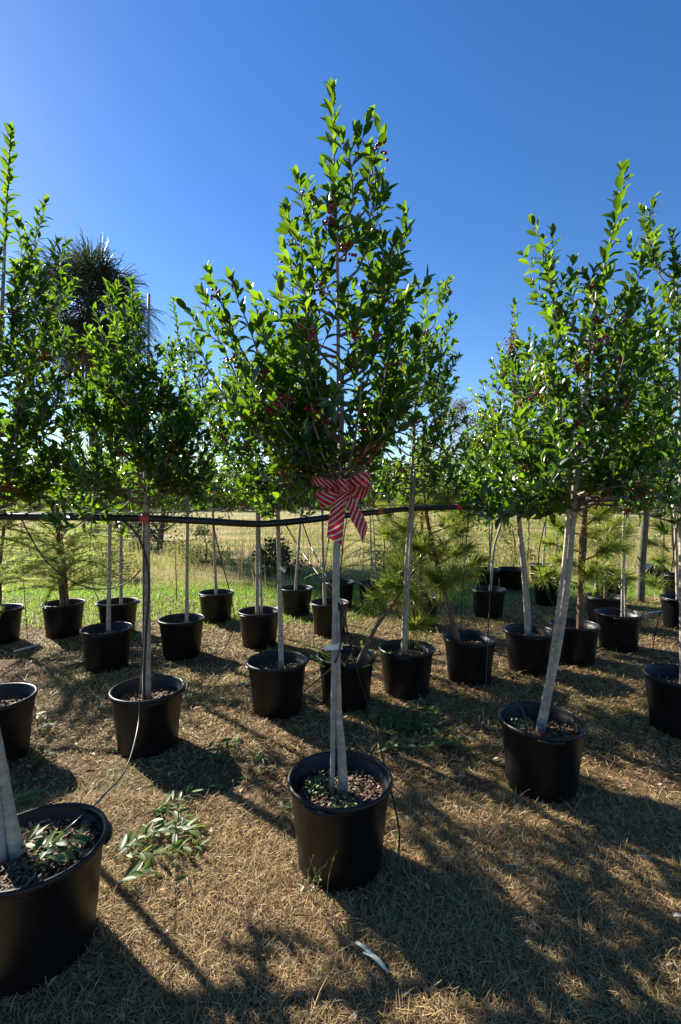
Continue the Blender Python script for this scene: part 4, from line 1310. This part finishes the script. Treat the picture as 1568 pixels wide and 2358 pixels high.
# drip tubing
TUBES = [
    ('thin drip tube from the pot with cut leaves up the broad low holly', [(130, 1930, 1.80), (185, 1882, 1.86), (240, 1830, 2.05), (292, 1765, 2.35), (318, 1670, 2.75), (323, 1590, 2.92), (328, 1500, 3.08), (331, 1350, 3.115), (331, 1196, 3.10)]),
    ('stout drip tube hugging the trunk of the broad low holly', [(250, 1182, 3.075), (292, 1205, 3.08), (320, 1238, 3.09), (339, 1295, 3.12), (343, 1360, 3.122), (337, 1450, 3.122), (332, 1550, 3.12), (333, 1622, 3.11)]),
    ('drip tube looping low between the straight-leadered holly and the broad low holly', [(48, 1190, 3.04), (70, 1235, 3.03), (110, 1295, 3.02), (170, 1340, 3.02), (230, 1356, 3.05), (290, 1343, 3.08), (325, 1312, 3.12)]),
    ('drip line hanging straight to the ground past the cypress pot', [(48, 1147, 5.77), (52, 1300, 5.68), (64, 1474, 5.57)]),
    ('drip tube dangling into the pot of the last row beside the straight holly', [(215, 1147, 5.80), (207, 1280, 5.76), (213, 1340, 5.76), (226, 1378, 5.72), (240, 1395, 5.78)]),
    ('drip tube running down from the pipe to the white tag on the bow trunk', [(655, 1203, 3.27), (690, 1262, 3.0), (735, 1325, 2.6), (770, 1375, 2.2), (786, 1420, 2.095), (785, 1480, 2.09), (768, 1530, 2.12), (735, 1562, 2.6), (700, 1590, 3.50)]),
    ('drip tube slanting from the pipe into the bow trunk', [(695, 1198, 3.34), (715, 1255, 3.1), (745, 1315, 2.7), (772, 1368, 2.2), (782, 1400, 2.10)]),
    ('long drip tube trailing down past the pot of the bow holly to the grass', [(788, 1385, 2.095), (797, 1440, 2.08), (815, 1515, 2.2), (840, 1600, 2.3), (865, 1680, 2.3), (893, 1790, 2.25), (914, 1880, 2.12), (920, 1935, 2.03), (911, 2010, 1.97), (890, 2080, 1.942)]),
    ('drip line dropping from the pipe then curling into the slanting holly pot', [(1125, 1173, 4.41), (1128, 1330, 4.1), (1122, 1500, 3.7), (1112, 1675, 3.40), (1112, 1690, 3.34), (1122, 1655, 3.2), (1150, 1622, 2.98), (1180, 1612, 2.78), (1205, 1640, 2.66), (1214, 1690, 2.61)]),
    ('drip line slanting down to the ground before the wooden post', [(1566, 1142, 4.41), (1546, 1310, 4.7), (1520, 1410, 4.92), (1501, 1499, 5.17)]),
    ('drip tube swinging down and back toward the pot with the forked stem', [(488, 1200, 3.14), (510, 1290, 3.6), (535, 1390, 4.3), (537, 1450, 4.7), (502, 1512, 4.99), (455, 1538, 4.68), (428, 1548, 4.56)]),
    ('fine drip tube between the pipe and the pot half hidden by the bow trunk', [(763, 1190, 3.45), (750, 1290, 4.0), (729, 1420, 5.0), (722, 1480, 5.4), (738, 1520, 4.9), (748, 1545, 4.58)]),
    ('drip tube falling to the crooked pine pot', [(1080, 1168, 4.3), (1070, 1300, 4.1), (1062, 1420, 4.05), (1065, 1500, 4.15)]),
    ('drip tube crossing behind the slanting trunk to the shaggy pine pot', [(1262, 1168, 4.3), (1240, 1290, 4.4), (1262, 1370, 4.5), (1300, 1430, 4.65), (1318, 1450, 4.74)]),
]
for lab, pts in TUBES:
    pipe(pts, 0.0042 if 'stout' not in lab else 0.007, lab, 'drip_tube', TUBING, n=50, seg=6, cat='tube', group='thin black drip tubes')
Pg = [gnd(a, b, 0.014) for a, b in ((37, 1640), (60, 1600), (86, 1587), (149, 1595), (209, 1576), (242, 1552))]
Pg[0].z = 0.30; Pg[1].z = 0.12
rt = empty('drip_tube', Pg[1]); tag(rt, 'drip tube lying across the straw from the red-soiled pot', 'tube', 'thin black drip tubes')
V, F = tube(smooth_path(Pg, 40), 0.005, 6); obj('pipe_run', V, F, TUBING, rt)


def gpipe(a, b, r, label):
    p, q = gnd(*a, r), gnd(*b, r)
    V, F = tube([p, (p + q) / 2, q], r, 8)
    tag(obj('plastic_pipe', V, F, WHITETAG, origin=p), label, 'pipe', 'pale plastic pipes on the ground')


gpipe((33, 1499), (92, 1484), 0.012, 'short pale plastic pipe on the ground by the feathery cypress pot')
gpipe((1487, 1412), (1545, 1404), 0.013, 'pale plastic pipe on the straw behind the twin-stemmed pot')
gpipe((1486, 1550), (1560, 1532), 0.012, 'pale plastic pipe beside the pot with dry weeds')


# white tags on trunks
def tagplate(root, p, w, h, yaw, roll):
    M = Matrix.Translation(p) @ Matrix.Rotation(yaw, 4, 'Z') @ Matrix.Rotation(roll, 4, 'Y')
    V = [M @ Vector((sx * w / 2, sy * 0.0012 + 0.02 * (sx * 0.5) ** 2, sz * h / 2)) for sy in (-1, 1) for sx, sz in ((-1, -1), (1, -1), (1, 1), (-1, 1))]
    return obj('tag', V, [[3, 2, 1, 0], [4, 5, 6, 7], [0, 1, 5, 4], [1, 2, 6, 5], [2, 3, 7, 6], [3, 0, 4, 7]], WHITETAG, root, smooth=False)


tagplate(BOWTREE, at(764, 1491, 2.085), 0.062, 0.022, 0.1, -0.05)
tagplate(BOWTREE, at(783, 1488, 2.10), 0.03, 0.03, 0.5, 0.1)
tagplate(TAGTREE, at(650, 1311, 3.645), 0.055, 0.024, -0.2, 0.6)
for dz in (0.0, 0.03, 0.06, 0.09):
    q = at(1178, 800, 4.45); o = bpy.data.objects.new('berry_cluster', BERRIES[2]); o.parent = BERRYTREE; o['kind'] = 'stuff'
    o.location = q + Vector((random.gauss(0, 0.008), 0, dz)) - BERRYTREE.location; o.scale = (1.5, 1.5, 1.5); C.objects.link(o)

# ------------------------------------------------------------------ bow
def bow():
    k = 1 / 3.136

    def bp(cx, cy, off):
        return at((1100 + cx * k) * 0.58464, (1750 + cy * k) * 0.58464, 2.045 + off)
    knot = bp(790, 510, 0)
    root = empty('ribbon_bow', knot)
    tag(root, 'red ribbon bow with white diagonal stripes tied round the holly trunk', 'bow')

    def strip(name, rows, flip=1, ripple=0.004, u0=0.0):
        A = smooth_path([bp(*r[0], r[2] if len(r) == 3 else r[2]) for r in rows], 5 * (len(rows) - 1) + 1)
        B = smooth_path([bp(*r[1], r[2] + (r[3] if len(r) > 3 else 0)) for r in rows], 5 * (len(rows) - 1) + 1)
        n = len(A); m = 9
        mid = (A + B) / 2
        cum = np.concatenate([[0], np.cumsum(np.linalg.norm(np.diff(mid, axis=0), axis=1))])
        V, U, F = [], [], []
        for i in range(n):
            for j in range(m):
                v = j / (m - 1)
                p = A[i] * (1 - v) + B[i] * v
                p = p + np.array([0, ripple * math.sin(v * 9 + i * 0.5) + 0.6 * ripple * math.sin(v * 4 + i * 0.23), 0])
                V.append(p); U.append((u0 + cum[i] / 0.062, v * flip))
        for i in range(n - 1):
            for j in range(m - 1):
                F.append([i * m + j, i * m + j + 1, (i + 1) * m + j + 1, (i + 1) * m + j])
        obj(name, V, F, RIBBON, root, uv=U)
    strip('loop', [((830, 440), (840, 560), 0.0), ((930, 388), (915, 525), -0.035), ((1030, 345), (1055, 520), -0.05), ((1108, 330), (1128, 490), -0.03), ((1120, 420), (1108, 585), 0.015),
                   ((1040, 450), (1040, 670), 0.04), ((960, 480), (985, 705), 0.045), ((900, 500), (915, 650), 0.03), ((840, 490), (850, 585), 0.005)], -1)
    strip('loop', [((740, 545), (745, 610), 0.0), ((650, 575), (690, 690), -0.03), ((540, 580), (625, 745), -0.035), ((440, 605), (520, 790), -0.01), ((480, 570), (560, 750), 0.03), ((610, 560), (660, 660), 0.03), ((730, 545), (745, 600), 0.005)], 1, u0=0.3)
    strip('loop', [((740, 440), (740, 560), 0.0), ((650, 440), (650, 545), -0.025), ((560, 430), (560, 530), -0.035), ((480, 398), (455, 510), -0.035), ((400, 385), (410, 500), 0.0), ((480, 410), (480, 515), 0.03), ((600, 455), (600, 560), 0.03), ((730, 470), (730, 560), 0.005)], 1, u0=0.6)
    strip('tail', [((770, 545), (855, 560), -0.01), ((690, 680), (850, 650), -0.03), ((635, 800), (815, 765), -0.035), ((602, 960), (802, 960), -0.028), ((588, 1140), (775, 1245), -0.035)], 1, u0=0.2)
    strip('tail', [((815, 560), (880, 560), 0.0), ((830, 660), (905, 650), -0.02), ((850, 790), (965, 745), -0.03), ((885, 925), (1025, 850), -0.02), ((965, 1060), (1085, 985), -0.035), ((1030, 1222), (1090, 1030), -0.03)], 1, u0=0.1)
    strip('knot', [((690, 450), (735, 590), 0.02), ((715, 428), (760, 592), -0.045), ((770, 420), (800, 585), -0.065), ((830, 435), (850, 575), -0.06), ((868, 470), (872, 560), -0.03), ((872, 480), (874, 555), 0.02)], -1)
    # band round the trunk
    V, F = tube(smooth_path([bp(790, 470, 0.0), bp(720, 480, 0.06), bp(740, 485, 0.12), bp(800, 485, 0.125), bp(845, 480, 0.06), bp(800, 475, 0.0)], 16), 0.010, 6)
    obj('band', V, F, TAPE, root)


bow()

# ------------------------------------------------------------------ cut sprigs on the ground
def sprig(a, b, label, n=14, z=0.014, size=0.085, bend=0.0, plane=0.0, group='cut holly sprigs lying about'):
    p, q = gnd(*a, plane), gnd(*b, plane)
    if plane == 0:
        p.z, q.z = gz(p.x, p.y), gz(q.x, q.y)
    p.z += z; q.z += z + 0.01
    v = q - p
    side = Vector((-v.y, v.x, 0)).normalized()
    mid = (p + q) / 2 + side * bend * v.length + Vector((0, 0, 0.012))
    P = smooth_path([p, mid, q], 12)
    root = empty('cut_sprig', p)
    tag(root, label, 'sprig', group)
    V, F = tube(P, [0.004, 0.002], 5)
    obj('stem', V, F, TWIG, root)
    for k in range(n):
        t = (k + 0.5) / n
        c = P[int(t * 11)] * (1 - (t * 11) % 1) + P[min(11, int(t * 11) + 1)] * ((t * 11) % 1)
        T = P[min(11, int(t * 11) + 1)] - P[int(t * 11)]; T = T / (np.linalg.norm(T) + 1e-9)
        s = 1 if k % 2 else -1
        al = random.uniform(0.35, 1.0)
        d = T * math.cos(al) + np.array(side) * s * math.sin(al) + np.array([0, 0, random.uniform(-0.05, 0.45)])
        nn = np.array([random.gauss(0, 0.45), random.gauss(0, 0.45), 1.0])
        M = Matrix(leaf_frame(d, nn).tolist()).to_4x4()
        M.translation = Vector(c) + Vector((0, 0, random.uniform(0, 0.018))) - root.location
        o = bpy.data.objects.new('leaf', CUTMESH[random.randrange(8)])
        o.parent = root
        o.matrix_basis = M @ Matrix.Scale(size * random.uniform(0.7, 1.1), 4)
        C.objects.link(o)


HEAP_L = 'cut leafy holly sprig in the heap beside the pot with cut leaves'
HEAP_R = 'cut holly sprig in the shaded green heap behind the bow pot'
for a, b, n in (((345, 1885), (500, 1815), 18), ((300, 1950), (445, 1925), 16), ((285, 1975), (462, 1962), 16), ((350, 1868), (440, 1905), 12), ((330, 1905), (420, 1940), 10), ((262, 1985), (320, 1960), 6)):
    sprig(a, b, HEAP_L, n, bend=random.uniform(-0.15, 0.15))
sprig((268, 2050), (345, 2025), 'small cut sprig of four or five leaves lying alone in the shade', 7)
sprig((430, 2030), (434, 2055), 'single fallen green leaf beside the small lone sprig', 1)
sprig((450, 1748), (548, 1712), 'cut sprig with pale leaves just beside the broad holly pot', 12)
sprig((478, 1768), (530, 1730), 'second cut sprig crossing the pale-leaved one beside the broad holly pot', 9)
for a, b, n in (((835, 1668), (905, 1652), 12), ((850, 1705), (965, 1675), 18), ((880, 1722), (1040, 1718), 20), ((895, 1652), (1005, 1646), 16), ((955, 1642), (1045, 1636), 14), ((925, 1695), (1005, 1658), 16), ((985, 1722), (1068, 1732), 12), ((860, 1740), (960, 1712), 14), ((870, 1690), (940, 1660), 12), ((900, 1672), (1020, 1690), 16)):
    sprig(a, b, HEAP_R, n, bend=random.uniform(-0.2, 0.2))
sprig((1050, 1745), (1058, 1690), 'lone upright sprig at the end of the shaded green heap', 7)
sprig((60, 1650), (112, 1664), 'pale green sprig between the red-soiled pot and the broad holly pot', 8)
sprig((65, 1775), (112, 1745), 'sunlit sprig beside the red-soiled pot', 10)
sprig((80, 1690), (120, 1680), 'bleached sprig in the sun behind the red-soiled pot', 8)
sprig((15, 1868), (80, 1838), 'dark sprig in the shadow behind the pot with cut leaves', 10)
sprig((600, 1742), (612, 1782), 'little upright sprig alone on the straw before the white-tagged holly', 7, size=0.07)
sprig((635, 1892), (668, 1868), 'two or three green leaves against the side of the bow pot', 5, size=0.07)
sprig((420, 1625), (460, 1605), 'dark green sprig behind the broad holly pot', 7)
for a, b, n in (((60, 1990), (180, 1945), 12), ((70, 2005), (170, 1975), 9), ((40, 1965), (110, 1945), 6)):
    sprig(a, b, 'cut leaves resting on bark mulch inside a black pot', n, plane=SOILZ + 0.05, z=0.008, size=0.075)

# ------------------------------------------------------------------ grass and litter
def scatter(n, d0, d1, xmin=None, xmax=None, power=1.0, margin=1.25):
    u = rng.random(n)
    d = d0 + (d1 - d0) * u ** power
    x = rng.uniform(-1, 1, n) * 0.70 * margin * d + 0.0
    if xmin is not None:
        x = rng.uniform(xmin, xmax, n)
    keep = np.ones(n, bool)
    for px_, py_ in pots:
        keep &= (x - px_) ** 2 + (d - py_) ** 2 > (POT_B - 0.004) ** 2
    return x[keep], d[keep]


def zgrid(x, y):
    """bilinear height from the ground sheet's own vertices"""
    GX, GY = np.array(gx), np.array(gy)
    Z = np.array([v[2] for v in GV]).reshape(len(gy), len(gx))
    i = np.clip(np.searchsorted(GX, x) - 1, 0, len(GX) - 2); j = np.clip(np.searchsorted(GY, y) - 1, 0, len(GY) - 2)
    u = (x - GX[i]) / (GX[i + 1] - GX[i]); v = (y - GY[j]) / (GY[j + 1] - GY[j])
    return Z[j, i] * (1 - u) * (1 - v) + Z[j, i + 1] * u * (1 - v) + Z[j + 1, i] * (1 - u) * v + Z[j + 1, i + 1] * u * v


def blades(name, x, y, length, width, incl, bend, rnd, m, label, cat, lift=0.0):
    n = len(x)
    az = rng.uniform(0, 6.283, n)
    h = np.stack([np.cos(az), np.sin(az), np.zeros(n)], 1)
    up = np.array([0, 0, 1.0])
    z = zgrid(x, y) - 0.004 + lift * rng.random(n)
    p0 = np.stack([x, y, z], 1)
    d1 = h * np.cos(incl)[:, None] + up * np.sin(incl)[:, None]
    i2 = incl - bend
    d2 = h * np.cos(i2)[:, None] + up * np.sin(i2)[:, None]
    p1 = p0 + d1 * (length * 0.55)[:, None]
    p2 = p1 + d2 * (length * 0.45)[:, None]
    p2[:, 2] = np.maximum(p2[:, 2], z + 0.003)
    s = np.stack([-np.sin(az), np.cos(az), rng.normal(0, 0.5, n)], 1)
    s /= np.linalg.norm(s, axis=1)[:, None]
    sw = s * (width / 2)[:, None]
    V = np.stack([p0 - sw, p0 + sw, p1 - sw * 0.8, p1 + sw * 0.8, p2], 1).reshape(-1, 3)
    b = np.arange(n)[:, None] * 5
    o = obj(name, V, [np.array([[0, 1, 3, 2]]) + b, np.array([[2, 3, 4]]) + b], m, attr=np.repeat(rnd, 5), smooth=False)
    tag(o, label, cat, None, 'stuff')


GV = V_ground
pn = lambda x, y, s, o=0.0: np.array([noise.noise(Vector((a * s, b * s, o))) for a, b in zip(x, y)])

# dry straw: near dense, thinner with distance
xs, ys = [], []
for n, a, b in ((150000, 1.05, 2.6), (90000, 2.6, 4.6), (70000, 4.6, 8.0)):
    x, y = scatter(n, a, b, power=0.6)
    xs.append(x); ys.append(y)
x = np.concatenate(xs); y = np.concatenate(ys)
patch = pn(x, y, 1.5) + 0.6 * pn(x, y, 4.0, 3.0)
green = rng.random(len(x)) < np.clip(0.08 + 0.35 * patch + 0.05 * (y - 3), 0.02, 0.5)
rnd = np.where(green, rng.uniform(0.86, 1.0, len(x)), np.clip(rng.normal(0.45, 0.25, len(x)), 0, 0.82))
incl = np.where(green, rng.uniform(0.3, 1.2, len(x)), np.abs(rng.normal(0.15, 0.36, len(x))))
ln = np.where(green, rng.uniform(0.012, 0.035, len(x)), rng.uniform(0.025, 0.085, len(x)))
tall = rng.random(len(x)) < 0.012
ln *= np.clip(0.55 + 0.13 * y, 0.6, 1.2)
ln = np.where(tall, ln * 2.2, ln); incl = np.where(tall, rng.uniform(0.15, 0.8, len(x)), incl)
wd = rng.uniform(0.0020, 0.0046, len(x)) * np.clip(y / 2.8, 0.6, 2.4)
blades('dry_straw', x, y, ln, wd, incl, rng.uniform(0.0, 0.5, len(x)), rnd, STRAW, 'dry brown mown straw covering the nursery ground', 'straw', lift=0.014)
# green verge
x, y = scatter(48000, 6.0, 9.3, power=0.8)
edge = 6.7 + 0.9 * pn(x, y, 0.7, 5.0) + np.clip(x, -1, 3) * 0.45
k = y > edge
x, y = x[k], y[k]
blades('green_grass', x, y, rng.uniform(0.04, 0.11, len(x)), rng.uniform(0.005, 0.010, len(x)), rng.uniform(0.7, 1.4, len(x)), rng.uniform(0.1, 0.8, len(x)), np.clip(rng.normal(0.4, 0.25, len(x)), 0, 1), GREENGRASS, 'bright green grass verge behind the back pots', 'grass')
# dry tall field grass
x, y = scatter(90000, 8.6, 40.0, power=1.1, margin=1.2)
pt = pn(x, y, 0.22, 9.0)
blades('field_grass', x, y, rng.uniform(0.05, 0.24, len(x)) * (1 + 1.3 * np.clip(pt, -0.7, 1)), rng.uniform(0.008, 0.018, len(x)) * (y / 14), rng.uniform(0.5, 1.5, len(x)), rng.uniform(0, 0.9, len(x)),
       np.clip(rng.normal(0.50 - 0.7 * pt, 0.25, len(x)), 0, 1), FIELDGRASS, 'tall dry yellow grass in the field', 'grass')
# tall wispy weeds at the field's edge
x, y = scatter(5200, 8.4, 14.5, power=0.9, margin=1.2)
k = pn(x, y, 0.8, 2.0) > 0.0
x, y = x[k], y[k]
blades('wispy_weeds', x, y, rng.uniform(0.4, 0.95, len(x)), rng.uniform(0.006, 0.012, len(x)), rng.uniform(1.2, 1.55, len(x)), rng.uniform(0, 0.5, len(x)), rng.uniform(0, 0.9, len(x)), FIELDGRASS, 'tall wispy weeds along the edge of the field', 'weeds')

# fallen dead leaves
L = []
x, y = scatter(850, 1.15, 6.0, power=0.8)
for a, b in zip(x, y):
    an = random.random() * 6.28
    L.append((np.array([a, b, gz(a, b) + random.uniform(0.008, 0.018)]), leaf_frame(np.array([math.cos(an), math.sin(an), random.gauss(0, 0.2)]), np.array([random.gauss(0, 0.35), random.gauss(0, 0.35), 1.0])), random.uniform(0.014, 0.048), random.random(), random.randrange(4)))
Vv, Ff, A = leaves_to_mesh(L, 1)
tag(obj('leaf_litter', Vv, Ff, LITTER, attr=A), 'scattered dead brown and bleached leaves on the straw', 'leaf litter', None, 'stuff')
# low broad-leaved weeds in the straw
L = []
x, y = scatter(9000, 1.2, 6.0, power=0.7)
k = pn(x, y, 2.2, 7.0) > 0.22
for a, b in zip(x[k], y[k]):
    an = random.random() * 6.28
    L.append((np.array([a, b, gz(a, b) + random.uniform(0.006, 0.016)]), leaf_frame(np.array([math.cos(an), math.sin(an), random.uniform(0, 0.7)]), np.array([random.gauss(0, 0.4), random.gauss(0, 0.4), 1.0])), random.uniform(0.010, 0.022), random.random(), 2))
Vv, Ff, A = leaves_to_mesh(L, 0)
tag(obj('low_weeds', Vv, Ff, CLOVER, attr=A), 'small green creeping weeds in patches of the straw', 'weeds', None, 'stuff')


def pot_weeds(cx, cy, n, rmax, rnd_seed, offx=0.0, offy=0.0):
    r = random.Random(rnd_seed); L = []
    for k in range(n):
        a = r.random() * 6.28; q = rmax * math.sqrt(r.random())
        p = np.array([cx + offx + q * math.cos(a), cy + offy + q * math.sin(a), SOILZ + r.uniform(0.012, 0.05)])
        L.append((p, leaf_frame(np.array([r.gauss(0, 1), r.gauss(0, 1), r.uniform(0, 0.8)]), np.array([r.gauss(0, 0.4), r.gauss(0, 0.4), 1.0])), r.uniform(0.010, 0.022), r.random(), 2))
    return leaves_to_mesh(L, 0)


for (cx, cy, n, ox, oy) in ((pot_x(783, 2.13), 2.13, 120, -0.09, 0.03), (pot_x(783, 2.13), 2.13, 50, 0.02, -0.11), (pot_x(1252, 2.70), 2.70, 60, -0.10, 0.05), (pot_x(72, 1.71), 1.71, 30, -0.05, -0.1)):
    Vv, Ff, A = pot_weeds(cx, cy, n, 0.07, int(n + cx * 100), ox, oy)
    par = min([o for o in bpy.data.objects if o.name.startswith('nursery_pot')], key=lambda o: (o.location.x - cx) ** 2 + (o.location.y - cy) ** 2)
    o = obj('weeds', Vv, Ff, CLOVER, par, attr=A); o['kind'] = 'stuff'


# spindly weeds at the foot of the bow pot
def spindly(px, py, h, n, label):
    p = gnd(px, py); p.z = gz(p.x, p.y)
    root = empty('spindly_weed', p); tag(root, label, 'weed', 'spindly weeds against the bow pot')
    r = random.Random(int(px)); L = []
    for k in range(n):
        e = p + Vector((r.gauss(0, 0.04), r.gauss(0, 0.02) - 0.02, h * r.uniform(0.5, 1.0)))
        m_ = (p + e) / 2 + Vector((r.gauss(0, 0.01), -0.01, 0.02))
        P = smooth_path([p - Vector((0, 0, 0.01)), m_, e], 8)
        V, F = tube(P, [0.0018, 0.001], 4); obj('stem', V, F, STRAWSTEM, root)
        for q in range(5):
            L.append((P[r.randrange(3, 8)], leaf_frame(np.array([r.gauss(0, 1), r.gauss(0, 1), 0.5]), np.array([r.gauss(0, 0.5), r.gauss(0, 0.5), 1.0])), r.uniform(0.010, 0.02), r.random(), 2))
    Vv, Ff, A = leaves_to_mesh(L, 0)
    o = obj('leaves', Vv, Ff, CLOVER, root, attr=A); o['kind'] = 'stuff'


STRAWSTEM = simple('weed_stem', [(0.3, (0.20, 0.15, 0.06)), (0.7, (0.34, 0.26, 0.12))], scale=20, rough=0.7)
spindly(716, 2068, 0.20, 5, 'spindly yellow weed with tiny leaves beside the bow pot')
spindly(752, 2100, 0.24, 3, 'thin tall weed standing before the bow pot')


# plastic plant label strips on the straw
def gstrip(a, b, w, label):
    p, q = gnd(*a, 0.03), gnd(*b, 0.03)
    v = (q - p); s = Vector((-v.y, v.x, 0)).normalized() * w / 2
    V, F = [], []
    n = 7
    for i in range(n):
        t = i / (n - 1)
        c = p.lerp(q, t) + Vector((0, 0, 0.012 * math.sin(t * 3.1)))
        ww = s * (1 if t < 0.8 else (1.02 - t) / 0.22)
        up = Vector((0, 0, 0.001))
        V += [c - ww - up, c + ww - up, c + ww + up, c - ww + up]
    for i in range(n - 1):
        a_, b_ = i * 4, i * 4 + 4
        for k in range(4):
            F.append([a_ + k, a_ + (k + 1) % 4, b_ + (k + 1) % 4, b_ + k])
    F += [[3, 2, 1, 0], [n * 4 - 4, n * 4 - 3, n * 4 - 2, n * 4 - 1]]
    tag(obj('plastic_strip', V, F, LABELSTRIP, origin=p), label, 'strip', 'pale plastic strips on the straw')


gstrip((818, 2168), (868, 2215), 0.014, 'pale green plastic strip lying on the straw before the bow pot')
gstrip((838, 2190), (892, 2236), 0.016, 'grooved grey-green plastic strip overlapping the other one')
p, q = gnd(1150, 2000, 0.012), gnd(1210, 1996, 0.012)
V, F = tube(smooth_path([p, (p + q) / 2 + Vector((0, 0.01, 0.006)), q], 8), [0.006, 0.005, 0.003], 6)
tag(obj('fallen_stick', V, F, TWIG, origin=p), 'short dark stick lying on the straw by the bow shadow', 'stick')
